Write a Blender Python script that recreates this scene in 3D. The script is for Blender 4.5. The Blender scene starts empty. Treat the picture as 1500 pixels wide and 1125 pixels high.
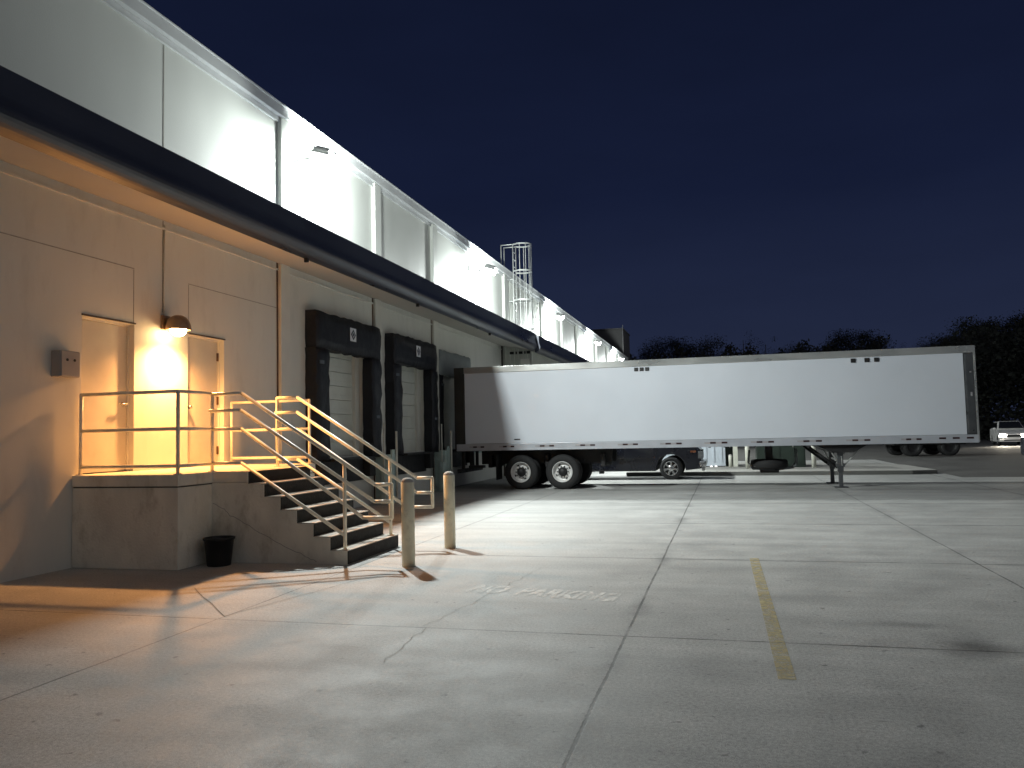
import bpy, bmesh, math, random
from mathutils import Vector, Matrix
R = math.radians
PI = math.pi
scene = bpy.context.scene
col = scene.collection

# ------------------------------------------------------------------ helpers
def empty(name, loc=(0, 0, 0), rz=0.0):
    o = bpy.data.objects.new(name, None)
    o.empty_display_size = 0.3
    o.location = loc
    o.rotation_euler = (0, 0, rz)
    col.objects.link(o)
    return o

def tag(o, label=None, cat=None, group=None, kind=None):
    if label: o["label"] = label
    if cat: o["category"] = cat
    if group: o["group"] = group
    if kind: o["kind"] = kind
    return o

class MB:
    """collects shapes in one bmesh"""
    def __init__(s):
        s.bm = bmesh.new()
    def face(s, pts, mi=0):
        vs = [s.bm.verts.new(p) for p in pts]
        f = s.bm.faces.new(vs); f.material_index = mi
        return f
    def box(s, a, b, bevel=0.0, mi=0, mat=None):
        x0, y0, z0 = [min(p, q) for p, q in zip(a, b)]
        x1, y1, z1 = [max(p, q) for p, q in zip(a, b)]
        P = [(x0, y0, z0), (x1, y0, z0), (x1, y1, z0), (x0, y1, z0), (x0, y0, z1), (x1, y0, z1), (x1, y1, z1), (x0, y1, z1)]
        vs = [s.bm.verts.new(p) for p in P]
        fs = []
        for q in ((0, 3, 2, 1), (4, 5, 6, 7), (0, 1, 5, 4), (1, 2, 6, 5), (2, 3, 7, 6), (3, 0, 4, 7)):
            f = s.bm.faces.new([vs[i] for i in q]); f.material_index = mi; fs.append(f)
        if bevel > 0:
            es = list({e for f in fs for e in f.edges})
            r = bmesh.ops.bevel(s.bm, geom=es, offset=bevel, segments=2, affect='EDGES', profile=0.6)
            for f in r['faces']: f.material_index = mi
            vs = list({v for v in vs if v.is_valid} | {v for f in r['faces'] for v in f.verts})
        if mat is not None:
            bmesh.ops.transform(s.bm, matrix=mat, verts=vs)
        return s
    def prism(s, poly, axis, a, b, mi=0):
        """poly: 2D points; axis 'y': pts are (x,z) extruded y a->b ; 'x': (y,z); 'z': (x,y)"""
        def P(p, t):
            if axis == 'y': return (p[0], t, p[1])
            if axis == 'x': return (t, p[0], p[1])
            return (p[0], p[1], t)
        A = [s.bm.verts.new(P(p, a)) for p in poly]
        B = [s.bm.verts.new(P(p, b)) for p in poly]
        n = len(poly); fs = []
        fs.append(s.bm.faces.new(A)); fs.append(s.bm.faces.new(B[::-1]))
        for i in range(n):
            j = (i + 1) % n
            fs.append(s.bm.faces.new((A[j], A[i], B[i], B[j])))
        for f in fs: f.material_index = mi
        return s
    def cyl(s, p, q, r0, r1=None, seg=14, cap=True, mi=0):
        p, q = Vector(p), Vector(q)
        r1 = r0 if r1 is None else r1
        d = (q - p).normalized()
        u = d.orthogonal().normalized(); v = d.cross(u)
        A, B = [], []
        for i in range(seg):
            a = 2 * PI * i / seg
            w = u * math.cos(a) + v * math.sin(a)
            A.append(s.bm.verts.new(p + w * r0)); B.append(s.bm.verts.new(q + w * r1))
        for i in range(seg):
            j = (i + 1) % seg
            f = s.bm.faces.new((A[i], A[j], B[j], B[i])); f.smooth = True; f.material_index = mi
        if cap:
            f = s.bm.faces.new(A[::-1]); f.material_index = mi
            f = s.bm.faces.new(B); f.material_index = mi
        return s
    def sphere(s, c, r, sx=1, sy=1, sz=1, seg=12, mi=0):
        m = Matrix.Translation(c) @ Matrix.Diagonal((sx, sy, sz, 1))
        g = bmesh.ops.create_uvsphere(s.bm, u_segments=seg, v_segments=max(6, seg // 2 + 1), radius=r, matrix=m)
        for v in g['verts']:
            for f in v.link_faces: f.smooth = True; f.material_index = mi
        return s
    def tube(s, pts, r, seg=10, mi=0):
        pts = [Vector(p) for p in pts]
        for i in range(len(pts) - 1):
            s.cyl(pts[i], pts[i + 1], r, seg=seg, mi=mi)
        for p in pts[1:-1]:
            s.sphere(p, r * 1.005, seg=seg, mi=mi)
        return s
    def lathe(s, prof, c, axis='y', seg=32, mi=0, smooth=True, close=False):
        """prof: (radius, offset along axis)"""
        c = Vector(c)
        ax = {'x': Vector((1, 0, 0)), 'y': Vector((0, 1, 0)), 'z': Vector((0, 0, 1))}[axis]
        u = {'x': Vector((0, 1, 0)), 'y': Vector((0, 0, 1)), 'z': Vector((1, 0, 0))}[axis]
        v = ax.cross(u)
        rings = []
        for (r, h) in prof:
            if r < 1e-5:
                rings.append([s.bm.verts.new(c + ax * h)])
            else:
                rings.append([s.bm.verts.new(c + ax * h + (u * math.cos(2 * PI * i / seg) + v * math.sin(2 * PI * i / seg)) * r) for i in range(seg)])
        pairs = list(zip(rings[:-1], rings[1:]))
        if close: pairs.append((rings[-1], rings[0]))
        for A, B in pairs:
            for i in range(seg):
                j = (i + 1) % seg
                if len(A) == 1 and len(B) == 1: continue
                if len(A) == 1: q = (A[0], B[j], B[i])
                elif len(B) == 1: q = (A[i], A[j], B[0])
                else: q = (A[i], A[j], B[j], B[i])
                f = s.bm.faces.new(q); f.smooth = smooth; f.material_index = mi
        return s
    def build(s, name, mat, parent=None, fix=True, bevel=0.0):
        me = bpy.data.meshes.new(name)
        if fix: bmesh.ops.recalc_face_normals(s.bm, faces=s.bm.faces[:])
        s.bm.to_mesh(me); s.bm.free()
        o = bpy.data.objects.new(name, me)
        for m in (mat if isinstance(mat, (list, tuple)) else [mat]): me.materials.append(m)
        col.objects.link(o)
        if parent is not None: o.parent = parent
        if bevel > 0:
            md = o.modifiers.new('bevel', 'BEVEL'); md.width = bevel; md.segments = 2
            md.limit_method = 'ANGLE'; md.angle_limit = R(40)
        return o

def copy_tree(o, parent=None):
    c = o.copy(); col.objects.link(c); c.parent = parent
    for ch in list(o.children): copy_tree(ch, c)
    return c

# ------------------------------------------------------------------ materials
def mat(name, color, rough=0.6, metal=0.0, var=0.0, vscale=3.0, bump=0.0, bscale=40.0, spec=0.5, dirt=0.0,
        dirtcol=(0.05, 0.04, 0.03), stretch=(1, 1, 1), coat=0.0):
    m = bpy.data.materials.new(name); m.use_nodes = True
    nt = m.node_tree; N = nt.nodes; L = nt.links
    b = N['Principled BSDF']
    b.inputs['Roughness'].default_value = rough
    b.inputs['Metallic'].default_value = metal
    b.inputs['Specular IOR Level'].default_value = spec
    b.inputs['Coat Weight'].default_value = coat
    b.inputs['Base Color'].default_value = (*color, 1)
    tc = N.new('ShaderNodeTexCoord')
    mp = N.new('ShaderNodeMapping'); mp.inputs['Scale'].default_value = stretch
    L.new(tc.outputs['Object'], mp.inputs['Vector'])
    if var > 0:
        n = N.new('ShaderNodeTexNoise'); n.inputs['Scale'].default_value = vscale; n.inputs['Detail'].default_value = 6
        L.new(mp.outputs[0], n.inputs['Vector'])
        mr = N.new('ShaderNodeMapRange'); mr.inputs[1].default_value = 0.3; mr.inputs[2].default_value = 0.7
        mr.inputs[3].default_value = 1 - var; mr.inputs[4].default_value = 1 + var
        L.new(n.outputs['Fac'], mr.inputs[0])
        mx = N.new('ShaderNodeMix'); mx.data_type = 'RGBA'; mx.blend_type = 'MULTIPLY'; mx.inputs[0].default_value = 1
        mx.inputs[6].default_value = (*color, 1)
        L.new(mr.outputs[0], mx.inputs[7])
        out = mx.outputs[2]
        if dirt > 0:
            n2 = N.new('ShaderNodeTexNoise'); n2.inputs['Scale'].default_value = vscale * 1.7; n2.inputs['Detail'].default_value = 9
            n2.inputs['Roughness'].default_value = 0.7
            L.new(mp.outputs[0], n2.inputs['Vector'])
            r2 = N.new('ShaderNodeMapRange'); r2.inputs[1].default_value = 0.52; r2.inputs[2].default_value = 0.75
            r2.inputs[3].default_value = 0; r2.inputs[4].default_value = dirt
            L.new(n2.outputs['Fac'], r2.inputs[0])
            m2 = N.new('ShaderNodeMix'); m2.data_type = 'RGBA'
            L.new(r2.outputs[0], m2.inputs[0]); L.new(out, m2.inputs[6]); m2.inputs[7].default_value = (*dirtcol, 1)
            out = m2.outputs[2]
        L.new(out, b.inputs['Base Color'])
        rr = N.new('ShaderNodeMapRange'); rr.inputs[1].default_value = 0.3; rr.inputs[2].default_value = 0.7
        rr.inputs[3].default_value = max(0.03, rough - 0.1); rr.inputs[4].default_value = min(1, rough + 0.1)
        L.new(n.outputs['Fac'], rr.inputs[0]); L.new(rr.outputs[0], b.inputs['Roughness'])
    if bump > 0:
        n3 = N.new('ShaderNodeTexNoise'); n3.inputs['Scale'].default_value = bscale; n3.inputs['Detail'].default_value = 5
        L.new(tc.outputs['Object'], n3.inputs['Vector'])
        bp = N.new('ShaderNodeBump'); bp.inputs['Strength'].default_value = bump; bp.inputs['Distance'].default_value = 0.02
        L.new(n3.outputs['Fac'], bp.inputs['Height']); L.new(bp.outputs[0], b.inputs['Normal'])
    return m

def emis(name, color, strength):
    m = bpy.data.materials.new(name); m.use_nodes = True
    b = m.node_tree.nodes['Principled BSDF']
    b.inputs['Base Color'].default_value = (0.8, 0.8, 0.8, 1)
    b.inputs['Emission Color'].default_value = (*color, 1)
    b.inputs['Emission Strength'].default_value = strength
    return m

M = {}
M['wall'] = mat('wall_paint', (0.66, 0.655, 0.60), 0.65, var=0.05, vscale=1.2, bump=0.07, bscale=60, dirt=0.22, dirtcol=(0.28, 0.25, 0.2), stretch=(1, 1, 0.35))
M['wall_upper'] = mat('parapet_paint', (0.60, 0.62, 0.58), 0.6, var=0.03, vscale=1.0, bump=0.12, bscale=60, stretch=(1, 1, 0.3))
M['pilaster'] = mat('pilaster_paint', (0.66, 0.65, 0.59), 0.6, var=0.05, vscale=3, bump=0.1)
M['coping'] = mat('coping_metal', (0.60, 0.62, 0.62), 0.45, var=0.06, vscale=2)
M['navy'] = mat('navy_metal', (0.042, 0.048, 0.068), 0.34, metal=0.0, var=0.25, vscale=1.2, bump=0.08, bscale=6, stretch=(1, 0.25, 1), spec=0.6)
M['soffit'] = mat('soffit_paint', (0.46, 0.44, 0.40), 0.7, var=0.05, vscale=2)
M['door'] = mat('door_paint', (0.58, 0.55, 0.47), 0.42, var=0.06, vscale=2.5, dirt=0.15, dirtcol=(0.3, 0.22, 0.14))
M['groove'] = mat('joint_sealant', (0.09, 0.08, 0.07), 0.9, var=0.3, vscale=8)
M['outline'] = mat('painted_joint', (0.33, 0.32, 0.28), 0.8, var=0.2, vscale=8)
M['rustjoint'] = mat('rusty_joint', (0.10, 0.055, 0.035), 0.9, var=0.4, vscale=9)
M['steel'] = mat('dull_steel', (0.42, 0.41, 0.38), 0.35, metal=0.9, var=0.1, vscale=9)
M['rail'] = mat('rail_paint', (0.82, 0.78, 0.65), 0.4, var=0.10, vscale=7, dirt=0.22, dirtcol=(0.16, 0.09, 0.045))
M['bollard'] = mat('bollard_paint', (0.80, 0.76, 0.57), 0.5, var=0.10, vscale=6, dirt=0.35, dirtcol=(0.22, 0.17, 0.09), bump=0.1)
M['bollcap'] = mat('bollard_concrete', (0.42, 0.41, 0.38), 0.85, var=0.2, vscale=14, bump=0.3)
M['platform'] = mat('platform_concrete', (0.72, 0.70, 0.61), 0.8, var=0.16, vscale=2.2, bump=0.35, bscale=35, dirt=0.55, dirtcol=(0.24, 0.19, 0.10), stretch=(1, 1, 0.5))
M['tread'] = mat('tread_concrete', (0.42, 0.38, 0.33), 0.8, var=0.2, vscale=5, bump=0.3)
M['riser'] = mat('riser_shade', (0.011, 0.0105, 0.010), 0.75, var=0.5, vscale=9, bump=0.4, dirt=0.2, dirtcol=(0.07, 0.065, 0.055))  # near-black base puts the shade of the step fronts into the colour
M['rubber'] = mat('black_foam', (0.0045, 0.0052, 0.0095), 0.6, var=0.35, vscale=4, bump=0.5, bscale=14)
M['bumper'] = mat('bumper_rubber', (0.02, 0.02, 0.02), 0.85, var=0.4, vscale=8, bump=0.4)
M['dockdoor'] = mat('dock_door_paint', (0.62, 0.63, 0.56), 0.45, var=0.07, vscale=2.5, dirt=0.2, dirtcol=(0.25, 0.24, 0.2))
M['signwhite'] = mat('sign_white', (0.75, 0.76, 0.78), 0.5, var=0.05)
M['signdark'] = mat('sign_dark', (0.03, 0.035, 0.06), 0.5, var=0.1)
M['curtain'] = mat('pale_curtain', (0.26, 0.29, 0.29), 0.7, var=0.12, vscale=3, bump=0.3, bscale=10)
M['padgrey'] = mat('curtain_grey', (0.11, 0.13, 0.15), 0.7, var=0.2, vscale=3, bump=0.3, bscale=10)
M['pier'] = mat('pier_concrete', (0.40, 0.50, 0.47), 0.8, var=0.2, vscale=3, bump=0.3, dirt=0.5, dirtcol=(0.12, 0.11, 0.1))
M['siding'] = mat('metal_siding', (0.50, 0.51, 0.45), 0.45, var=0.06, vscale=2)
M['roof'] = mat('roof_membrane', (0.2, 0.2, 0.2), 0.9, var=0.15)
M['box'] = mat('enclosure_grey', (0.33, 0.32, 0.31), 0.5, var=0.08)
M['dark'] = mat('dark_plastic', (0.012, 0.012, 0.013), 0.55, var=0.2)
M['black'] = mat('black_steel', (0.010, 0.010, 0.011), 0.6, var=0.4, vscale=6, bump=0.2)
M['bronze'] = mat('bronze_fixture', (0.30, 0.20, 0.12), 0.4, metal=0.4, var=0.2, vscale=10)
M['fixture'] = mat('fixture_grey', (0.62, 0.63, 0.62), 0.5, metal=0.3, var=0.1)
M['ladder'] = mat('ladder_galvanised', (0.66, 0.68, 0.66), 0.4, metal=0.2, var=0.08, vscale=8)
M['trailer'] = mat('trailer_white', (0.585, 0.62, 0.675), 0.38, var=0.02, vscale=0.8, dirt=0.08, dirtcol=(0.45, 0.45, 0.45), coat=0.1)
M['alu'] = mat('trailer_aluminium', (0.42, 0.43, 0.42), 0.34, metal=0.55, var=0.12, vscale=2.5, stretch=(0.3, 1, 1), dirt=0.3, dirtcol=(0.2, 0.2, 0.19))
M['alu_side'] = mat('side_rail_paint', (0.42, 0.44, 0.48), 0.4, metal=0.2, var=0.06, vscale=2.5, dirt=0.15, dirtcol=(0.3, 0.3, 0.3))
M['alu_dark'] = mat('dark_corner_metal', (0.10, 0.105, 0.11), 0.35, metal=0.5, var=0.15, vscale=4)
M['tape_red'] = mat('reflector_dark_red', (0.028, 0.008, 0.008), 0.35, var=0.1)
M['tape_white'] = mat('reflector_grey', (0.33, 0.32, 0.33), 0.35, var=0.1)
M['tyre'] = mat('tyre_rubber', (0.014, 0.014, 0.015), 0.8, var=0.25, vscale=8, bump=0.25, bscale=30)
M['rim'] = mat('white_wheel', (0.68, 0.68, 0.67), 0.4, metal=0.15, var=0.1, vscale=8, dirt=0.4, dirtcol=(0.2, 0.18, 0.16))
M['chrome'] = mat('chrome', (0.45, 0.45, 0.45), 0.25, metal=0.9, var=0.1, vscale=12)
M['carblack'] = mat('navy_car_paint', (0.005, 0.006, 0.012), 0.3, var=0.1, coat=0.25)
M['carwhite'] = mat('white_car_paint', (0.72, 0.70, 0.68), 0.3, var=0.03, coat=0.5)
M['glass'] = mat('dark_glass', (0.012, 0.013, 0.015), 0.08, var=0.05, coat=0.5)
M['headlamp'] = mat('lamp_glass', (0.16, 0.165, 0.17), 0.12, var=0.05)
M['amber'] = mat('amber_lens', (0.20, 0.07, 0.03), 0.3, var=0.05)
M['redlens'] = mat('red_lens', (0.25, 0.01, 0.01), 0.25, var=0.05)
M['greencab'] = mat('green_cabinet', (0.018, 0.030, 0.022), 0.5, var=0.15, vscale=3)
M['bluebox'] = mat('pale_container', (0.52, 0.57, 0.63), 0.45, var=0.06, vscale=2, dirt=0.15, dirtcol=(0.3, 0.3, 0.3))
M['post'] = mat('post_white', (0.66, 0.66, 0.58), 0.5, var=0.08, vscale=5, dirt=0.3, dirtcol=(0.3, 0.26, 0.2))
M['bucket'] = mat('bucket_black', (0.012, 0.012, 0.012), 0.5, var=0.3, vscale=6)
M['bark'] = mat('bark', (0.05, 0.042, 0.035), 0.9, var=0.3, vscale=6)
M['leaf_a'] = mat('leaves_dark', (0.010, 0.012, 0.008), 0.7, var=0.4, vscale=1.0)
M['leaf_b'] = mat('leaves_olive', (0.014, 0.015, 0.010), 0.7, var=0.4, vscale=1.0)
M['rooftop'] = mat('rooftop_grey', (0.10, 0.10, 0.10), 0.7, var=0.1)
M['flood_lens'] = emis('flood_lens', (0.93, 1.0, 0.97), 12.0)
M['sconce_bulb'] = emis('sconce_bulb', (1.0, 0.62, 0.26), 60.0)
M['lit_headlamp'] = emis('lit_headlamp', (1.0, 0.93, 0.82), 120.0)
M['far_lens'] = emis('small_white_lamp', (1.0, 1.0, 0.95), 1.5)

# concrete with joints, asphalt ------------------------------------------------
def concrete_mat():
    m = bpy.data.materials.new('yard_concrete'); m.use_nodes = True
    nt = m.node_tree; N = nt.nodes; L = nt.links
    b = N['Principled BSDF']
    geo = N.new('ShaderNodeTexCoord'); P = geo.outputs['Object']
    def noise(scale, det=6, rough=0.55, vec=None, stretch=None):
        n = N.new('ShaderNodeTexNoise'); n.inputs['Scale'].default_value = scale
        n.inputs['Detail'].default_value = det; n.inputs['Roughness'].default_value = rough
        v = vec or P
        if stretch:
            mp = N.new('ShaderNodeMapping'); mp.inputs['Scale'].default_value = stretch
            L.new(v, mp.inputs['Vector']); v = mp.outputs[0]
        L.new(v, n.inputs['Vector']); return n.outputs['Fac']
    def mr(x, a, bb, c, d, clamp=True):
        n = N.new('ShaderNodeMapRange'); n.clamp = clamp
        for i, q in enumerate((a, bb, c, d)): n.inputs[i + 1].default_value = q
        L.new(x, n.inputs[0]); return n.outputs[0]
    def math_(op, a, bb=None):
        n = N.new('ShaderNodeMath'); n.operation = op
        for i, q in enumerate((a, bb)):
            if q is None: continue
            if isinstance(q, (int, float)): n.inputs[i].default_value = q
            else: L.new(q, n.inputs[i])
        return n.outputs[0]
    sx = N.new('ShaderNodeSeparateXYZ'); L.new(P, sx.inputs[0]); X, Y = sx.outputs[0], sx.outputs[1]
    wob = mr(noise(0.8, 2), 0, 1, -0.012, 0.012, False)
    wob2 = mr(noise(22, 4), 0, 1, -0.009, 0.009, False)
    w = math_('ADD', wob, wob2)
    Xw, Yw = math_('ADD', X, w), math_('ADD', Y, w)
    brk = mr(noise(2.5, 4), 0.3, 0.6, 0.35, 1.0)
    line = None; stain = None
    for src, c, hw, st in [(Xw, -0.82, 0.0075, 1), (Xw, 2.77, 0.006, .5), (Xw, -4.52, 0.007, .2), (Xw, 6.4, 0.011, .5), (Xw, 10.0, 0.011, .5), (Xw, 13.6, .011, .5), (Xw, 17.2, .011, .5),
                           (Yw, 2.6, 0.009, .4), (Yw, 6.50, 0.0085, .45), (Yw, 10.45, 0.010, .5), (Yw, 14.4, 0.011, .4), (Yw, 18.3, 0.011, .4), (Yw, 22.2, 0.012, .3), (Yw, 26.1, .012, .3), (Yw, 30, .012, .3)]:
        d = math_('ABSOLUTE', math_('SUBTRACT', src, c))
        l = mr(d, hw, hw * 1.9, 1, 0)
        s = math_('MULTIPLY', mr(d, 0, 0.16, 0.55 * st, 0), mr(noise(0.9, 3), 0.45, 0.7, 0, 1))
        line = l if line is None else math_('MAXIMUM', line, l)
        stain = s if stain is None else math_('MAXIMUM', stain, s)
    line = math_('MULTIPLY', line, math_('MULTIPLY', brk, 0.85))
    # colour
    big = noise(0.22, 5, 0.6)
    mid = noise(1.5, 8, 0.65)
    streak = noise(1.0, 6, 0.6, stretch=(0.22, 2.0, 1))
    fine = noise(40, 4, 0.7)
    grit = noise(160, 2, 0.5)
    v = math_('MULTIPLY', mr(big, 0.3, 0.7, 0.86, 1.14), mr(mid, 0.25, 0.75, 0.80, 1.20))
    v = math_('MULTIPLY', v, mr(streak, 0.3, 0.7, 0.86, 1.14))
    v = math_('MULTIPLY', v, mr(fine, 0.25, 0.75, 0.62, 1.38))
    v = math_('MULTIPLY', v, mr(grit, 0.3, 0.7, 0.70, 1.30))
    # light scuffs
    sc = mr(noise(5.5, 10, 0.75), 0.60, 0.74, 0.0, 0.25)
    v = math_('ADD', v, sc)
    # small dark spots
    sp = mr(noise(11, 3, 0.5), 0.66, 0.74, 0.0, 0.5)
    v = math_('MULTIPLY', v, math_('SUBTRACT', 1.0, sp))
    # oil stain
    for (ox, oy, rx, ry, amt) in [(1.68, 6.62, 0.30, 0.42, 0.62), (1.45, 7.25, 0.35, 0.12, 0.3), (5.5, 13.0, 0.7, 0.5, 0.35), (-3.4, 5.2, 0.6, 0.3, 0.16), (-1.1, 9.3, .4, .25, .22), (3.9, 9.2, .5, .4, .25)]:
        dx = math_('DIVIDE', math_('SUBTRACT', X, ox), rx); dy = math_('DIVIDE', math_('SUBTRACT', Y, oy), ry)
        rr = math_('SQRT', math_('ADD', math_('MULTIPLY', dx, dx), math_('MULTIPLY', dy, dy)))
        rr = math_('ADD', rr, mr(mid, 0.2, 0.8, -0.38, 0.38, False))
        v = math_('MULTIPLY', v, mr(rr, 0.15, 1.15, 1 - amt, 1.0))
    v = math_('MULTIPLY', v, math_('SUBTRACT', 1.0, stain))
    base = N.new('ShaderNodeMix'); base.data_type = 'RGBA'; base.blend_type = 'MULTIPLY'; base.inputs[0].default_value = 1
    base.inputs[6].default_value = (0.355, 0.353, 0.342, 1)
    L.new(v, base.inputs[7])
    fin = N.new('ShaderNodeMix'); fin.data_type = 'RGBA'
    L.new(line, fin.inputs[0]); L.new(base.outputs[2], fin.inputs[6]); fin.inputs[7].default_value = (0.030, 0.028, 0.025, 1)
    L.new(fin.outputs[2], b.inputs['Base Color'])
    L.new(mr(mid, 0.3, 0.7, 0.50, 0.72), b.inputs['Roughness'])
    b.inputs['Specular IOR Level'].default_value = 0.4
    h = math_('ADD', math_('MULTIPLY', fine, 0.4), math_('MULTIPLY', grit, 0.25))
    h = math_('ADD', h, math_('MULTIPLY', streak, 0.35))
    h = math_('SUBTRACT', h, math_('MULTIPLY', line, 0.25))
    bp = N.new('ShaderNodeBump'); bp.inputs['Strength'].default_value = 0.35; bp.inputs['Distance'].default_value = 0.012
    L.new(h, bp.inputs['Height']); L.new(bp.outputs[0], b.inputs['Normal'])
    return m
M['concrete'] = concrete_mat()
M['rear'] = mat('rear_frame_metal', (0.035, 0.034, 0.030), 0.5, metal=0.3, var=0.2)
M['asphalt'] = mat('asphalt', (0.085, 0.082, 0.078), 0.8, var=0.3, vscale=0.6, bump=0.5, bscale=60)
M['kerb'] = mat('island_concrete', (0.33, 0.32, 0.30), 0.8, var=0.2, vscale=1.5, bump=0.3)
M['kerbface'] = mat('kerb_face', (0.14, 0.14, 0.13), 0.85, var=0.2, vscale=1.5, bump=0.3)
M['crack'] = mat('crack_fill', (0.22, 0.21, 0.195), 0.9, var=0.3, vscale=10)

def paint_mat(name, color, lo, hi, scale):
    """worn paint: bare patches let the concrete below show"""
    m = bpy.data.materials.new(name); m.use_nodes = True
    nt = m.node_tree; N = nt.nodes; L = nt.links
    b = N['Principled BSDF']; b.inputs['Base Color'].default_value = (*color, 1); b.inputs['Roughness'].default_value = 0.65
    tc = N.new('ShaderNodeTexCoord')
    n = N.new('ShaderNodeTexNoise'); n.inputs['Scale'].default_value = scale; n.inputs['Detail'].default_value = 8; n.inputs['Roughness'].default_value = 0.7
    L.new(tc.outputs['Object'], n.inputs['Vector'])
    r = N.new('ShaderNodeMapRange'); r.inputs[1].default_value = 0.35; r.inputs[2].default_value = 0.65
    r.inputs[3].default_value = lo; r.inputs[4].default_value = hi
    L.new(n.outputs['Fac'], r.inputs[0])
    t = N.new('ShaderNodeBsdfTransparent'); mx = N.new('ShaderNodeMixShader')
    L.new(r.outputs[0], mx.inputs[0]); L.new(t.outputs[0], mx.inputs[1]); L.new(b.outputs[0], mx.inputs[2])
    L.new(mx.outputs[0], N['Material Output'].inputs['Surface'])
    return m
M['yellow'] = paint_mat('worn_yellow_paint', (0.50, 0.41, 0.19), 0.1, 0.8, 9)
M['yellow_faint'] = paint_mat('faded_yellow_paint', (0.50, 0.36, 0.12), 0.0, 0.4, 5)
M['whitepaint'] = paint_mat('worn_white_paint', (0.82, 0.80, 0.76), 0.15, 0.92, 6)

# ------------------------------------------------------------------ ground
g = MB(); g.face([(-400, -200, -0.02), (500, -200, -0.02), (500, 700, -0.02), (-400, 700, -0.02)])
tag(g.build('ground', M['asphalt']), kind='structure')

def strip(mb, pts, w, z, mi=0):
    pts = [Vector((p[0], p[1], z)) for p in pts]
    for i in range(len(pts) - 1):
        d = (pts[i + 1] - pts[i]).normalized(); n = Vector((-d.y, d.x, 0)) * w * 0.5
        e = d * 0.002
        mb.face([pts[i] - n - e, pts[i + 1] - n + e, pts[i + 1] + n + e, pts[i] + n - e], mi)

g = MB()
g.face([(-8.32, -15, 0), (45, -15, 0), (45, 27.0, 0), (6.9, 27.2, 0), (6.9, 42, 0), (-8.32, 42, 0)])
rnd = random.Random(4)
def wiggle(a, b, n, amp):
    out = []
    for i in range(n + 1):
        t = i / n; e = amp * (0 if i in (0, n) else 1)
        out.append((a[0] + (b[0] - a[0]) * t + rnd.uniform(-e, e), a[1] + (b[1] - a[1]) * t + rnd.uniform(-e, e)))
    return out
strip(g, wiggle((-5.72, 7.80), (-4.52, 6.60), 5, 0.008), 0.010, 0.004, 1)
strip(g, wiggle((-4.52, 6.6), (-4.1, 8.5), 8, 0.012), 0.007, 0.005, 1)
strip(g, wiggle((-2.45, 5.3), (-2.5, 6.48), 9, 0.03)[1:], 0.0035, 0.004, 1)
strip(g, wiggle((-2.55, 6.55), (-2.4, 7.6), 8, 0.03) + wiggle((-2.4, 7.6), (-2.2, 9.6), 12, 0.03)[1:], 0.0035, 0.004, 1)
apron = g.build('concrete_apron', [M['concrete'], M['crack']], fix=False)
tag(apron, kind='structure')

# raised kerbed island behind the trailer
g = MB(); poly = [(-3.5, 29.3), (5.9, 29.0), (6.7, 29.3), (6.5, 33.3), (5.7, 34.9), (2, 37.5), (-3.5, 37.5)]
g.prism(poly, 'z', -0.01, 0.13)
for f in g.bm.faces: f.material_index = 0 if abs(f.normal.z) > 0.5 else 1
g.bm.normal_update()
for f in g.bm.faces: f.material_index = 0 if abs(f.normal.z) > 0.5 else 1
tag(g.build('kerbed_island', [M['kerb'], M['kerbface']]), kind='structure')

# painted markings
g = MB(); g.face([(0.235, 10.6, 0.004), (0.272, 5.56, 0.004), (0.385, 5.56, 0.004), (0.345, 10.6, 0.004)])
tag(g.build('parking_line', M['yellow']), 'worn yellow painted line lying alone on the open concrete', 'road marking')
g = MB(); g.face([(3.55, 10.45, 0.004), (3.60, 8.2, 0.004), (3.70, 8.2, 0.004), (3.65, 10.45, 0.004)])
tag(g.build('parking_line', M['yellow_faint']), 'faint almost vanished yellow line at the right edge of the yard', 'road marking')
def text_mesh(name, body, size, loc, m, parent=None, rot=(0, 0, 0), scale=(1, 1, 1), ext=0.0, space=1.0):
    cu = bpy.data.curves.new(name, 'FONT'); cu.body = body; cu.size = size; cu.extrude = ext; cu.space_character = space
    cu.offset = 0.016
    o = bpy.data.objects.new(name, cu); col.objects.link(o)
    dg = bpy.context.evaluated_depsgraph_get()
    me = bpy.data.meshes.new_from_object(o.evaluated_get(dg))
    bpy.data.objects.remove(o); me.name = name
    ob = bpy.data.objects.new(name, me); me.materials.clear(); me.materials.append(m)
    col.objects.link(ob); ob.location = loc; ob.rotation_euler = rot; ob.scale = scale
    if parent: ob.parent = parent
    return ob
t = text_mesh('painted_lettering', 'NO  PARKING', 0.30, (-2.66, 8.06, 0.004), M['whitepaint'], rot=(0, 0, R(-10)), scale=(0.80, 1.7, 1), space=1.05)
tag(t, 'faded white NO PARKING lettering painted on the concrete', 'road marking')

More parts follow.
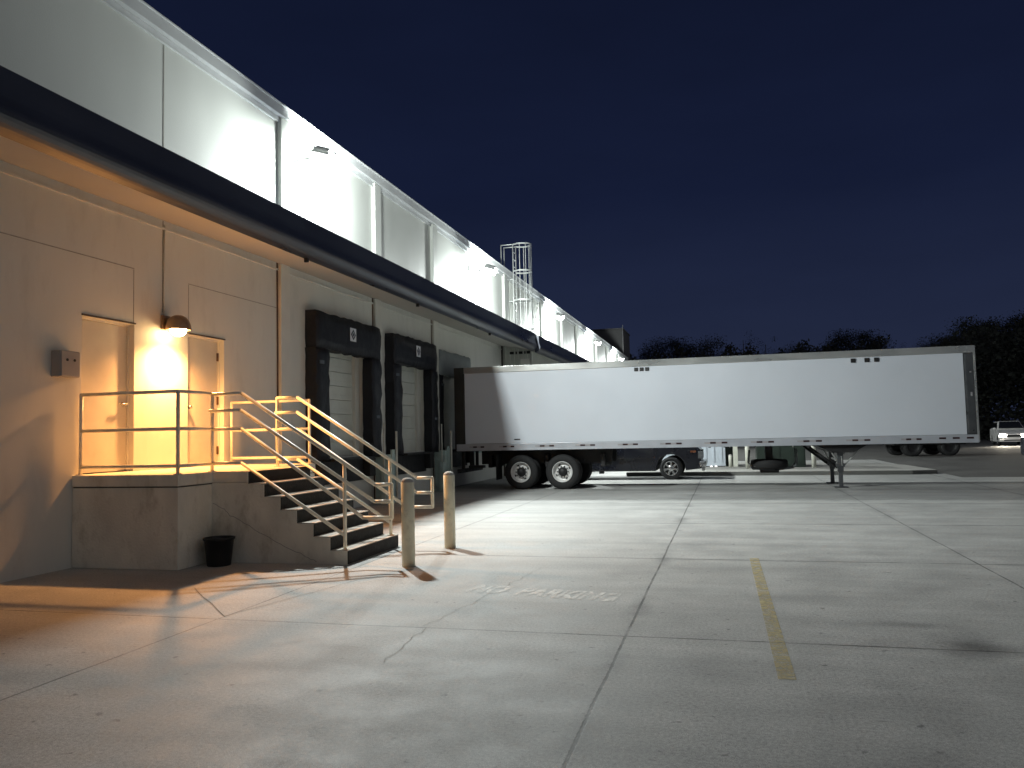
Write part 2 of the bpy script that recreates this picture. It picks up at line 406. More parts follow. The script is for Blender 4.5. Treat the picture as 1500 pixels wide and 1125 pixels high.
# ------------------------------------------------------------------ warehouse
XW = -8.32
ZS = 5.05
ZT = 8.18
wh = empty('warehouse', (0, 0, 0))
tag(wh, 'long pale warehouse with navy canopy gutter and two black padded loading docks', 'warehouse')
YA, YB = -14.0, 72.5
def wall_grid(mb, holes, y0, y1, z0, z1, X, depth):
    ys = sorted({y0, y1} | {h[0] for h in holes} | {h[1] for h in holes})
    zs = sorted({z0, z1} | {h[2] for h in holes} | {h[3] for h in holes})
    for i in range(len(ys) - 1):
        for j in range(len(zs) - 1):
            yc, zc = (ys[i] + ys[i + 1]) / 2, (zs[j] + zs[j + 1]) / 2
            if any(h[0] < yc < h[1] and h[2] < zc < h[3] for h in holes): continue
            mb.face([(X, ys[i], zs[j]), (X, ys[i + 1], zs[j]), (X, ys[i + 1], zs[j + 1]), (X, ys[i], zs[j + 1])])
    for h in holes:
        a, b_, c, d = h[:4]; D = X - (h[4] if len(h) > 4 else depth)
        for q in ([(X, a, c), (X, a, d), (D, a, d), (D, a, c)], [(X, b_, c), (D, b_, c), (D, b_, d), (X, b_, d)],
                  [(X, a, d), (X, b_, d), (D, b_, d), (D, a, d)], [(X, a, c), (D, a, c), (D, b_, c), (X, b_, c)]):
            mb.face(q)
DOORS = [(8.95, 9.95, 1.2, 3.34, .15), (11.17, 12.14, 1.2, 3.34, .15)]
DOCKS = [(15.30, 17.72, 1.2, 3.75, .22), (19.32, 21.72, 1.2, 3.75, .22), (23.10, 25.50, 1.2, 4.20, .12)]
mb = MB()
wall_grid(mb, DOORS + DOCKS, YA, 30.2, 0, ZS, XW, 0.15)
# end, back and inner closing faces (set back so nothing is coplanar)
mb.face([(XW, YA, 0), (-40, YA, 0), (-40, YA, ZT), (XW, YA, ZT)])
mb.face([(XW, YB, ZS), (-40, YB, ZS), (-40, YB, ZT), (XW, YB, ZT)])
mb.face([(-7.1, YB, 0), (-40, YB, 0), (-40, YB, ZS), (-7.1, YB, ZS)])
mb.face([(-40, YA, 0), (-40, YB, 0), (-40, YB, ZT), (-40, YA, ZT)])
mb.build('wall', M['wall'], wh, fix=False)
mb = MB(); mb.face([(XW, YA, ZS), (XW, YB, ZS), (XW, YB, ZT - .12), (XW, YA, ZT - .12)])
mb.build('upper_wall', M['wall_upper'], wh, fix=False)
mb = MB(); mb.face([(XW - .3, YA, 7.95), (-40, YA, 7.95), (-40, YB, 7.95), (XW - .3, YB, 7.95)]); mb.build('roof', M['roof'], wh, fix=False)
mb = MB()
mb.box((XW - 0.34, YA - 0.05, 7.97), (XW + 0.13, YB + 0.12, 8.18), 0.012)
mb.box((XW - 0.36, YA - 0.06, 8.175), (XW + 0.155, YB + 0.14, 8.205), 0.008)
mb.box((XW + 0.003, YA, 7.86), (XW + 0.05, YB, 7.965))
mb.build('coping', M['coping'], wh)
# pilasters up and down
for yc, w in [(14.05, .34), (18.45, .36), (22.6, .40), (30.7, .44), (37.4, .5), (42.4, .5), (46.9, .5), (54.5, .5), (59.5, .5), (66.5, .5), (0.2, .34), (5.2, .34)]:
    mb = MB(); mb.box((XW - .02, yc - w / 2, 5.4), (XW + 0.10, yc + w / 2, 7.955), 0.01)
    mb.build('pilaster', M['wall_upper'], wh)
for yc, w in [(14.05, .34), (18.45, .36), (22.6, .40)]:
    mb = MB(); mb.box((XW - .02, yc - w / 2, 0.0), (XW + 0.075, yc + w / 2, ZS - .003), 0.01)
    p = mb.build('pilaster', M['pilaster'], wh)
    mb = MB(); mb.box((XW - .01, yc - w / 2 - 0.045, 0.0), (XW + 0.012, yc - w / 2 - .002, ZS - .005))
    mb.build('expansion_joint', M['rustjoint'], p)
# seams and outlines of filled-in openings
def seam(pts, w, m='outline'):
    mb = MB()
    for a, b_ in zip(pts[:-1], pts[1:]):
        y0, y1 = sorted((a[0], b_[0])); z0, z1 = sorted((a[1], b_[1]))
        mb.box((XW - .005, y0 - w / 2, z0 - w / 2), (XW + .004, y1 + w / 2, z1 + w / 2))
    return mb.build('wall_joint', M[m], wh)
seam([(10.56, 3.62), (10.56, ZS - .02)], 0.02)
seam([(10.56, 5.3), (10.56, 7.85)], 0.022)
seam([(5.6, 4.17), (9.93, 4.17)], 0.014); seam([(9.93, 3.36), (9.93, 4.15)], 0.012)
seam([(11.18, 4.16), (13.83, 4.16)], 0.014); seam([(11.18, 3.36), (11.18, 4.14)], 0.012)
mb = MB(); mb.box((XW + .001, YA, 4.90), (XW + .03, 30.19, 4.93)); mb.build('wall_trim', M['wall'], wh)

# canopy: sloped sheet, rolled navy gutter face, soffit
def canopy(y0, y1, dx, dz):
    rt = empty('canopy'); rt.parent = wh
    prof = [(XW + .001, 5.66 + dz), (-6.98 + dx, 5.43 + dz), (-6.885 + dx, 5.42 + dz), (-6.884 + dx, 5.20 + dz), (-6.876 + dx, 5.12 + dz), (-6.858 + dx, 5.06 + dz), (-6.842 + dx, 5.02 + dz), (-6.834 + dx, 4.99 + dz), (-6.833 + dx, 4.96 + dz),
            (-6.842 + dx, 4.92 + dz), (-6.862 + dx, 4.885 + dz), (-6.89 + dx, 4.85 + dz), (-6.925 + dx, 4.82 + dz), (-6.96 + dx, 4.80 + dz), (-7.03 + dx, 4.77 + dz), (-7.06 + dx, 4.82 + dz), (-7.0 + dx, 5.0 + dz), (-7.0 + dx, 5.30 + dz), (XW + .001, 5.55 + dz)]
    mb = MB(); mb.prism(prof, 'y', y0, y1)
    me = mb.build('gutter', M['navy'], rt)
    mb = MB()
    mb.prism([(XW + .002, ZS - .002), (-7.055 + dx, 4.825 + dz), (-7.03 + dx, 4.86 + dz), (XW + .002, ZS + .06)], 'y', y0 + .02, y1 - .02)
    mb.build('soffit', M['soffit'], rt)
    return rt
canopy(YA, 29.95, 0.0, 0.0)
canopy(29.99, YB - .3, 0.11, -0.06)
# small drip brackets along the gutter lip
for y in (12.6, 17.9, 24.0):
    mb = MB(); mb.box((-7.02, y - .02, 4.70), (-6.95, y + .02, 4.775)); mb.build('gutter_clip', M['dark'], wh)

# stepped-out corrugated part beyond the docks
mb = MB()
def corrugated_x(mb, x0, x1, y, z0, z1, pitch=0.16, d=0.025):
    n = int((x1 - x0) / pitch); pts = []
    for i in range(n):
        a = x0 + (x1 - x0) * i / n; p = (x1 - x0) / n
        pts += [(a, y), (a + p * .55, y), (a + p * .62, y - d), (a + p * .93, y - d)]
    pts.append((x1, y))
    for a, b_ in zip(pts[:-1], pts[1:]):
        mb.face([(a[0], a[1], z0), (b_[0], b_[1], z0), (b_[0], b_[1], z1), (a[0], a[1], z1)])
corrugated_x(mb, XW, -7.1, 30.2, 0, ZS + .3)
for i in range(260):
    p = (YB - 30.2) / 260; a = 30.2 + p * i
    q = [(-7.1, a), (-7.1, a + p * .55), (-7.075, a + p * .62), (-7.075, a + p * .93), (-7.1, a + p)]
    for u, v in zip(q[:-1], q[1:]):
        mb.face([(u[0], u[1], 0), (v[0], v[1], 0), (v[0], v[1], ZS + .2), (u[0], u[1], ZS + .2)])
sd = mb.build('siding', M['siding'], wh, fix=False)
mb = MB(); mb.box((XW + .002, 30.12, 0), (XW + .06, 30.17, ZS)); mb.build('corner_trim', M['groove'], sd)
for i, (x0, w) in enumerate([(-7.98, .16), (-7.75, .06), (-7.62, .15), (-7.40, .05), (-7.30, .13)]):
    mb = MB(); mb.box((x0, 30.15, 4.70), (x0 + w, 30.172, 4.80)); mb.build('vent_slot', M['dark'], sd)
mb = MB(); mb.box((-7.55, 30.13, 3.9), (-7.2, 30.17, 4.5), .005); mb.build('shutter_panel', M['pilaster'], sd)
# ribbed bay of the upper wall behind the ladder
mb = MB()
for i in range(24):
    p = (36.9 - 31.6) / 24; a = 31.6 + p * i
    mb.box((XW - .01, a, 5.45), (XW + .022, a + p * .4, 7.85))
mb.build('ribbed_panel', M['wall_upper'], wh)

# man doors
def man_door(y0, y1, hinge_left):
    d = MB(); d.box((XW - .155, y0 + .03, 1.215), (XW - .105, y1 - .03, 3.31), .006)
    dr = d.build('door', M['door'], wh)
    f = MB()
    f.box((XW - .15, y0 - .001, 1.2), (XW - .085, y0 + .027, 3.34)); f.box((XW - .15, y1 - .027, 1.2), (XW - .085, y1 + .001, 3.34))
    f.box((XW - .15, y0 + .028, 3.313), (XW - .085, y1 - .028, 3.341)); f.build('frame', M['pilaster'], dr)
    h = MB(); h.box((XW + .003, y0 - .01, 3.345), (XW + .022, y1 + .01, 3.365)); h.build('drip_cap', M['groove'], dr)
    hy = y1 - .10 if hinge_left else y0 + .10
    s = 1 if hinge_left else -1
    k = MB(); k.cyl((XW - .11, hy, 2.17), (XW - .03, hy, 2.17), .016); k.cyl((XW - .105, hy, 2.17), (XW - .095, hy, 2.17), .035)
    if hinge_left:
        k.tube([(XW - .035, hy, 2.17), (XW - .035, hy - s * .13, 2.17)], .012)
    else:
        k.sphere((XW - .03, hy, 2.17), .036)
    k.build('handle', M['steel'], dr)
    k = MB(); k.cyl((XW - .11, hy, 2.33), (XW - .09, hy, 2.33), .025); k.build('deadbolt', M['steel'], dr)
    yy = y0 + .035 if hinge_left else y1 - .035
    for z in (1.45, 2.3, 3.05):
        k = MB(); k.box((XW - .107, yy - .03, z - .07), (XW - .092, yy + .03, z + .07)); k.cyl((XW - .095, yy, z - .07), (XW - .095, yy, z + .07), .011, seg=8)
        k.build('hinge', M['rustjoint'], dr)
man_door(8.95, 9.95, True)
man_door(11.17, 12.14, False)

# loading docks
def dock_door(y0, y1, z1, depth):
    X = XW - depth
    d = MB()
    n = 8; hh = (z1 - 1.2) / n
    for i in range(n):
        d.box((X - .04, y0 + .02, 1.2 + i * hh + .006), (X + .02, y1 - .02, 1.2 + (i + 1) * hh - .006), .004)
        if i % 1 == 0: d.box((X + .018, y0 + .06, 1.2 + i * hh + .12), (X + .026, y1 - .06, 1.2 + i * hh + .128))
    d.box((X - .06, y0, 1.2), (X - .045, y1, z1))
    o = d.build('loading_door', M['dockdoor'], wh)
    f = MB(); f.box((X + .022, y0 + .0, 1.2), (X + .10, y0 + .07, z1)); f.build('door_track', M['pilaster'], o)
    f = MB(); f.box((X + .022, y1 - .22, 1.2), (X + .10, y1 - .0, z1)); f.build('door_track', M['pilaster'], o)
    return o
for h in DOCKS: dock_door(h[0], h[1], h[3], h[4])

def pad(mb, y0, y1, z0, z1, x0, x1, seed, amp=.02):
    """worn foam pad: lumpy outer face"""
    rn = random.Random(seed)
    nz = max(4, int((z1 - z0) / .16)); ny = max(3, int((y1 - y0) / .16))
    V = {}
    for j in range(nz + 1):
        for i in range(ny + 1):
            yy = y0 + (y1 - y0) * i / ny; zz = z0 + (z1 - z0) * j / nz
            ex = (i in (0, ny)); ez = (j in (0, nz))
            px = x1 + rn.uniform(-amp, amp) - (.02 if (ex or ez) else 0)
            if ex: yy += rn.uniform(-amp, amp)
            if ez: zz += rn.uniform(-amp, amp)
            V[i, j] = mb.bm.verts.new((px, yy, zz))
    B = {}
    for k in [(i, j) for i in range(ny + 1) for j in range(nz + 1) if i in (0, ny) or j in (0, nz)]:
        c = V[k].co; B[k] = mb.bm.verts.new((x0, c.y, c.z))
    for j in range(nz):
        for i in range(ny):
            mb.bm.faces.new((V[i, j], V[i + 1, j], V[i + 1, j + 1], V[i, j + 1])).smooth = True
    for i in range(ny):
        mb.bm.faces.new((V[i, 0], B[i, 0], B[i + 1, 0], V[i + 1, 0])); mb.bm.faces.new((V[i, nz], V[i + 1, nz], B[i + 1, nz], B[i, nz]))
    for j in range(nz):
        mb.bm.faces.new((V[0, j], V[0, j + 1], B[0, j + 1], B[0, j])); mb.bm.faces.new((V[ny, j], B[ny, j], B[ny, j + 1], V[ny, j + 1]))

def dock_seal(y0, yi0, yi1, y1, zb, zh0, zh1, headmat, emblem, seed, xf=-8.05):
    s = empty('dock_seal'); s.parent = wh
    X0 = XW + .004
    m = MB(); pad(m, y0, yi0, zb, zh0 - .004, X0, xf, seed); m.build('side_pad', M['rubber'], s)
    m = MB(); pad(m, yi1, y1, zb, zh0 - .004, X0, xf, seed + 1); m.build('side_pad', M['rubber'], s)
    m = MB(); pad(m, y0 + .01, y1 - .01, zh0, zh1, X0, xf - .005, seed + 2)
    m.build('head_pad', headmat, s)
    if emblem is not None:
        e = MB(); ye, ze = emblem; xe = xf + .004
        e.box((xe, ye - .15, ze - .15), (xe + .006, ye + .15, ze + .15))
        em = e.build('emblem_sign', M['signwhite'], s)
        # dark diamond with a pale outline ring and an inner mark
        def dia(mb, r1, r0, x, ry=1.0):
            P = [(0, r1), (r1 * ry, 0), (0, -r1), (-r1 * ry, 0)]
            if r0 <= 0:
                mb.face([(x, ye + p[0], ze + p[1]) for p in P]); return
            Q = [(p[0] * r0 / r1, p[1] * r0 / r1) for p in P]
            for i in range(4):
                j = (i + 1) % 4
                mb.face([(x, ye + P[i][0], ze + P[i][1]), (x, ye + P[j][0], ze + P[j][1]), (x, ye + Q[j][0], ze + Q[j][1]), (x, ye + Q[i][0], ze + Q[i][1])])
        k = MB(); dia(k, .125, .0, xe + .009); em2 = k.build('emblem_diamond', M['signdark'], s)
        k = MB(); dia(k, .070, .052, xe + .012); k.build('emblem_ring', M['signwhite'], s)
    for (yy, zz) in [(y0 + .2, zh0 - .3), (y1 - .25, zh0 - 1.4)]:
        k = MB(); k.box((xf - .005, yy - .09, zz - .035), (xf + .014, yy + .09, zz + .035)); k.build('pad_label', M['padgrey'], s)
    return s
dock_seal(14.93, 15.50, 17.64, 18.17, 1.15, 3.50, 4.26, M['rubber'], (16.60, 3.93), 10)
dock_seal(18.95, 19.50, 21.66, 22.17, 1.15, 3.50, 4.26, M['rubber'], (20.62, 3.93), 20)
dock_seal(22.78, 23.10, 25.46, 25.86, 1.15, 3.45, 4.20, M['curtain'], None, 30, -8.20)
# dock faces: leveller pits, bumpers, piers, edge guards
for h in DOCKS:
    y0, y1 = h[0], h[1]
    m = MB(); m.box((XW + .004, y0 + .1, 0.62), (XW + .07, y1 - .1, 1.17), .01); pit = m.build('dock_leveller', M['black'], wh)
    m = MB(); m.box((XW + .01, y0 + .2, 1.12), (XW + .36, y1 - .2, 1.165), .008); m.build('leveller_lip', M['black'], pit)
    for yb in (y0 - .12, y1 - .22):
        m = MB(); m.box((XW + .002, yb, 0.70), (XW + .24, yb + .32, 1.13), .02); m.build('dock_bumper', M['bumper'], wh)
for yb in (18.30, 22.42):
    m = MB(); m.box((XW + .078, yb - .15, 0), (XW + .42, yb + .30, 1.18), .015); m.box((XW + .42, yb - .02, 0), (XW + .47, yb + .14, 1.30), .006)
    m.box((XW + .30, yb - .33, 0), (XW + .42, yb - .16, .85), .01)
    m.build('dock_pier', M['pier'], wh)
    m = MB(); m.tube([(XW + .47, yb + .24, 0), (XW + .47, yb + .24, 1.75)], .028); m.tube([(XW + .35, yb - .25, .8), (XW + .35, yb - .25, 1.95)], .018)
    m.build('guide_post', M['post'], wh)
m = MB(); m.box((XW + .004, 12.4, .98), (XW + .05, 30.1, 1.13), .005); m.build('dock_edge', M['pier'], wh)

# things on the roof edge
m = MB(); m.box((-9.15, 22.8, 7.95), (-8.75, 23.3, 8.55), .01); m.box((-9.2, 22.75, 8.55), (-8.7, 23.35, 8.62), .01)
tag(m.build('roof_vent', M['rooftop']), 'small dark vent box peeking over the roof edge', 'roof vent')
m = MB(); m.box((-12.0, 72.6, 0), (-8.62, 78.0, 10.85), .03); m.box((-12.1, 72.5, 10.85), (-8.55, 78.1, 10.95), .02)
blk = m.build('rear_block', M['rooftop'])
tag(blk, 'dark taller block rising past the far end of the warehouse roof', 'building')
m = MB(); m.cyl((-8.60, 72.45, 8.2), (-8.60, 72.45, 11.2), .03, seg=8); m.build('corner_pipe', M['fixture'], blk)

# ------------------------------------------------------------------ floodlights on the parapet
def floodlight():
    t = empty('floodlight', (XW, 0, 7.2))
    m = MB(); m.box((0.002, -.09, -.24), (.035, .09, .24), .008); m.cyl((.03, 0, 0), (.10, 0, 0), .05, seg=12); m.build('wall_plate', M['fixture'], t)
    m = MB(); m.tube([(.06, 0, .0), (.35, 0, .03), (.66, 0, .05)], .026); m.build('arm', M['fixture'], t)
    rot = Matrix.Translation((.80, 0, .03)) @ Matrix.Rotation(R(18), 4, 'Y')
    m = MB(); m.box((-.20, -.21, .03), (.16, .21, .12), .03, mat=rot); m.box((-.21, -.22, .0), (.17, .22, .032), .006, mat=rot)
    for k in range(6): m.box((-.16, -.17 + k * .065, .12), (.12, -.155 + k * .065, .15), mat=rot)
    m.build('housing', M['fixture'], t)
    m = MB(); m.prism([(-.18, .0), (.15, .0), (.11, -.15), (-.10, -.15)], 'y', -.18, .18)
    bmesh.ops.transform(m.bm, matrix=rot, verts=m.bm.verts[:])
    m.build('lens', M['flood_lens'], t, bevel=.02)
    return t
FL_Y = [14.35, 26.2, 38.1, 50.2, 62.2]
FL_LABEL = ['dazzling white floodlight nearest the camera, between the first two parapet pilasters',
            'white floodlight on the parapet just before the caged ladder',
            'white floodlight on the parapet just past the caged ladder',
            'second white floodlight past the caged ladder, small above the trailer roof',
            'farthest tiny white floodlight at the end of the parapet']
LAMP_E = [1500, 1650, 1600, 1600, 1600]
SPILL = 1150
f0 = floodlight()
for i, y in enumerate(FL_Y):
    o = f0 if i == 0 else copy_tree(f0)
    o.location = (XW, y, 7.2)
    tag(o, FL_LABEL[i], 'floodlight', 'floodlights along the parapet')
    c = Vector((XW + .80, y, 7.23))
    # outward throw of the reflector, turned a little along the wall
    la = bpy.data.lights.new('flood_throw', 'AREA'); la.shape = 'RECTANGLE'; la.size = .16; la.size_y = .34
    la.energy = LAMP_E[i]; la.color = (0.93, 1.0, 0.97)
    lo = bpy.data.objects.new('flood_throw', la); col.objects.link(lo)
    d = Vector((.81, .13, -.57)).normalized()
    lo.location = c + d * .30
    lo.rotation_euler = d.to_track_quat('-Z', 'Y').to_euler()
    # stray light of the open reflector, which floods the wall behind
    ls = bpy.data.lights.new('flood_spill', 'SPOT'); ls.energy = SPILL; ls.color = (0.93, 1.0, 0.97); ls.shadow_soft_size = .2
    ls.spot_size = R(178); ls.spot_blend = .04
    so = bpy.data.objects.new('flood_spill', ls); col.objects.link(so)
    so.location = c + Vector((.24, .40, -.34))
    so.rotation_euler = Vector((-1, 0, 0)).to_track_quat('-Z', 'Y').to_euler()

# ------------------------------------------------------------------ orange wall sconce
sc = empty('wall_sconce', (XW, 10.60, 3.36)); tag(sc, 'bronze dome wall lamp glowing orange between the two doors', 'wall lamp')
m = MB(); m.box((.004, -.09, -.02), (.05, .09, .20), .01); m.cyl((.04, 0, .12), (.12, 0, .12), .045, seg=12); m.build('back_plate', M['bronze'], sc)
m = MB()
prof = [(.185, -.03), (.185, .0), (.178, .05), (.155, .11), (.115, .16), (.06, .19), (0, .20)]
m.lathe([(r, h) for r, h in prof] , (.255, 0, 0), 'z', 28)
m.lathe([(r - .008, h - .004) for r, h in prof[:-1]] + [(0, .19)], (.255, 0, 0), 'z', 28)
m.build('shade', M['bronze'], sc, fix=False)
m = MB(); m.sphere((.255, 0, -.035), .12, 1, 1, .85, seg=20); m.build('bulb', M['sconce_bulb'], sc)
m = MB(); m.tube([(.02, -.03, .2), (.02, -.03, 1.62)], .011, seg=8); m.build('conduit', M['pilaster'], sc)
lp = bpy.data.lights.new('sconce_light', 'SPOT'); lp.energy = 850; lp.color = (1.0, 0.42, 0.12); lp.shadow_soft_size = .06
lp.spot_size = R(164); lp.spot_blend = 0.9
lo = bpy.data.objects.new('sconce_light', lp); col.objects.link(lo); lo.location = (XW + .30, 10.60, 3.20)
lo.rotation_euler = Vector((.15, 0, -1)).to_track_quat('-Z', 'Y').to_euler()

# wall box
t = empty('wall_box', (XW, 8.60, 2.65)); tag(t, 'grey box with two dark dots fixed to the wall left of the doors', 'wall box')
m = MB(); m.box((.003, -.16, -.17), (.15, .16, .17), .012); bx = m.build('casing', M['box'], t)
m = MB(); m.box((.151, -.15, -.16), (.163, .15, .16), .004); m.build('cover', M['box'], t)
for yy in (-.06, .06):
    m = MB(); m.cyl((.160, yy, .05), (.170, yy, .05), .018, seg=10); m.build('indicator', M['dark'], t)

# ------------------------------------------------------------------ platform and stairs
PX, PY0, PY1, PZ = -6.70, 8.81, 12.32, 1.2
SX0, SX1, SY0, SY1 = -6.15, -4.72, 9.50, 11.15
st = empty('concrete_stair', (-7, 9.8, 0)); tag(st, 'concrete landing with seven dark fronted steps below the lit doors', 'stairs')
st.location = (0, 0, 0)
m = MB()
m.box((XW + .004, PY0, 0), (PX, PY1, 1.035), .012)
m.build('landing_base', M['platform'], st)
m = MB(); m.prism([(XW + .004, PY0 - .012), (PX + .012, PY0 - .012), (PX + .012, SY0 + .0), (SX0, SY0 + .0), (SX0, SY1), (PX + .012, SY1), (PX + .012, PY1 + .01), (XW + .004, PY1 + .01)], 'z', 1.05, PZ)
m.build('landing_slab', M['platform'], st, bevel=.012)
m = MB(); m.box((XW + .006, PY0 + .02, 1.033), (PX - .02, PY1 - .02, 1.052)); m.build('slab_joint', M['groove'], st)
tr = (SX1 - SX0) / 6; rh = PZ / 7
prof = [(PX + .002, 0), (SX1, 0)]
for k in range(6):
    x = SX1 - k * tr; z = rh * (k + 1)
    prof += [(x, z), (x - tr, z)]
prof += [(SX0 - .001, 1.048), (PX + .002, 1.048)]
m = MB(); m.prism(prof, 'y', SY0, SY1)
m.build('stair_flight', M['platform'], st)
for k in range(7):
    x = SX1 - k * tr; z = rh * k
    m = MB(); m.box((x + .001, SY0 + .012, z + .006), (x + .012, SY1 - .006, z + rh - .004)); m.build('riser', M['riser'], st)
    if k < 6:
        m = MB(); m.box((x - tr + .014, SY0 + .006, z + rh + .0005), (x + .018, SY1 - .006, z + rh + .012), .004); m.build('tread', M['tread'], st)
# hairline crack running down the flight's side
m = MB(); rn = random.Random(9)
pp = [(-6.68, .78), (-6.5, .70), (-6.42, .62), (-6.2, .52), (-5.9, .36), (-5.6, .22), (-5.3, .10), (-5.15, .03)]
fine = []
for a, b_ in zip(pp[:-1], pp[1:]):
    for q in range(4):
        tt = q / 4; fine.append((a[0] + (b_[0] - a[0]) * tt + rn.uniform(-.008, .008), a[1] + (b_[1] - a[1]) * tt + rn.uniform(-.01, .01)))
fine.append(pp[-1])
for a, b_ in zip(fine[:-1], fine[1:]):
    d = Vector((b_[0] - a[0], 0, b_[1] - a[1])).normalized(); n = Vector((-d.z, 0, d.x)) * .003
    A, B = Vector((a[0], SY0 - .003, a[1])), Vector((b_[0], SY0 - .003, b_[1]))
    m.face([A - n, B - n, B + n, A + n])
m.build('crack', M['crack'], st)

RR = .0235
def railing(name, label, posts, rails):
    t = empty(name, posts[0][0]); tag(t, label, 'railing')
    off = Vector(posts[0][0])
    for a, b_ in posts:
        m = MB(); m.cyl(Vector(a) - off, Vector(b_) - off, RR * 1.02, seg=12); m.sphere(Vector(b_) - off, RR * 1.02, seg=12)
        m.cyl(Vector(a) - off, Vector(a) - off + Vector((0, 0, .012)), .055, seg=14)
        m.build('post', M['rail'], t)
    for r in rails:
        m = MB(); m.tube([Vector(p) - off for p in r], RR, seg=12); m.build('rail', M['rail'], t)
    return t
z1, z2, z3 = 2.26, 1.78, 1.305
y0 = PY0 + .06; x0 = PX - .05; ys = SY0 + .08
railing('guard_railing', 'cream pipe railing along the front edge of the landing, facing the camera',
        [((-8.24, y0, PZ), (-8.24, y0, z1)), ((x0, y0, PZ), (x0, y0, z1))],
        [[(-8.24, y0, z), (x0, y0, z), (x0, ys - .03, z)] for z in (z1, z2, z3)])
def stair_rail(label, y, xs, ends):
    t = railing('stair_railing', label,
        [((xs, y, PZ), (xs, y, 2.25)), ((-4.785, y, rh + .012), (-4.785, y, 1.27))],
        [[(xs, y, 2.25), (-6.30, y, 2.25), (-4.36, y, 1.01), (-4.13, y, 1.01), (-4.13, y, .59), (-4.53, y, .59), (-6.30, y, 1.77), (xs, y, 1.77)],
         [(xs, y, 1.31), (-6.30, y, 1.31), (-4.785, y, .36)],
         [(xs + .0, y - .06, 2.02), (-6.27, y - .06, 2.02), (-4.34, y - .06, .80), (-4.13, y - .06, .80), (-4.13, y, .80)]])
    return t
stair_rail('cream pipe handrail on the near side of the steps', ys, x0, 0)
stair_rail('cream pipe handrail on the far side of the steps, ending behind the bollard', 11.05, -6.64, 0)
yb = PY1 - .08
railing('guard_railing', 'short orange lit pipe railing at the far end of the landing', [((-8.24, yb, PZ), (-8.24, yb, z1)), ((x0, yb, PZ), (x0, yb, z1))],
        [[(-8.24, yb, z), (x0, yb, z)] for z in (z1, z2, z3)])

# bucket in the corner
m = MB()
m.lathe([(0, .0), (.145, .0), (.150, .012), (.185, .33), (.200, .335), (.202, .36), (.186, .362), (.178, .345), (.145, .05), (0, .05)], (-6.42, 9.26, 0.0), 'z', 28)
tag(m.build('bucket', M['bucket']), 'black plastic bucket on the ground in the corner beside the steps', 'bucket')

# bollards
def bollard(loc, h, r, m1, label, group):
    t = empty('bollard', loc); tag(t, label, 'bollard', group)
    m = MB(); m.lathe([(0, 0), (r, 0), (r, h), (r - .004, h + .004)], (0, 0, 0), 'z', 28); m.build('post', m1, t)
    m = MB(); m.lathe([(r - .004, h + .002), (r * .93, h + r * .28), (r * .74, h + r * .52), (r * .42, h + r * .68), (0, h + r * .74)], (0, 0, 0), 'z', 28); m.build('cap', M['bollcap'], t)
    return t
bollard((-3.88, 9.50, 0), 1.04, .083, M['bollard'], 'weathered cream bollard in front of the foot of the steps', 'cream bollards beside the steps')
bollard((-3.89, 11.10, 0), 1.04, .081, M['bollard'], 'weathered cream bollard farther back, beyond the steps', 'cream bollards beside the steps')

# ------------------------------------------------------------------ roof ladder with cage
ld = empty('caged_ladder', (XW, 31.75, 5.5)); tag(ld, 'pale steel ladder with round safety cage climbing over the roof edge', 'ladder')
lx = .20
for s in (-.23, .23):
    m = MB(); m.tube([(lx, s, -.2), (lx, s, 3.85)], .024, seg=8); m.tube([(lx, s, 3.85), (lx - .50, s, 3.85), (lx - .50, s, 2.7)], .022, seg=8); m.build('stringer', M['ladder'], ld)
m = MB()
for k in range(13): m.cyl((lx, -.23, -.05 + k * .3), (lx, .23, -.05 + k * .3), .014, seg=8)
m.build('rung', M['ladder'], ld); 
rh_ = [0.35, 1.55, 2.75, 3.85]
for z in rh_:
    m = MB()
    pts = [(lx, -.23, z)] + [(lx + .32 + .40 * math.sin(a), -.36 * math.cos(a), z) for a in [R(q) for q in range(-10, 191, 15)]] + [(lx, .23, z)]
    for a, b_ in zip(pts[:-1], pts[1:]):
        a, b_ = Vector(a), Vector(b_); d = (b_ - a); n = Vector((d.y, -d.x, 0)).normalized() * .004
        m.bm.faces.new([m.bm.verts.new(q) for q in (a - Vector((0, 0, .03)) + n, b_ - Vector((0, 0, .03)) + n, b_ + Vector((0, 0, .03)) + n, a + Vector((0, 0, .03)) + n)])
        m.bm.faces.new([m.bm.verts.new(q) for q in (a - Vector((0, 0, .03)) - n, b_ - Vector((0, 0, .03)) - n, b_ + Vector((0, 0, .03)) - n, a + Vector((0, 0, .03)) - n)])
    m.build('cage_hoop', M['ladder'], ld)
for a in [R(q) for q in (0, 36, 72, 108, 144, 180)]:
    px, py = lx + .315 + .40 * math.sin(a), -.355 * math.cos(a)
    m = MB(); m.box((px - .012, py - .022, rh_[0] - .03), (px + .006, py + .022, rh_[-1] + .03)); m.build('cage_bar', M['ladder'], ld)
for z in (.3, 1.5, 2.4):
    for s in (-.23, .23):
        m = MB(); m.box((.003, s - .025, z - .02), (lx, s + .025, z + .02)); m.build('bracket', M['ladder'], ld)

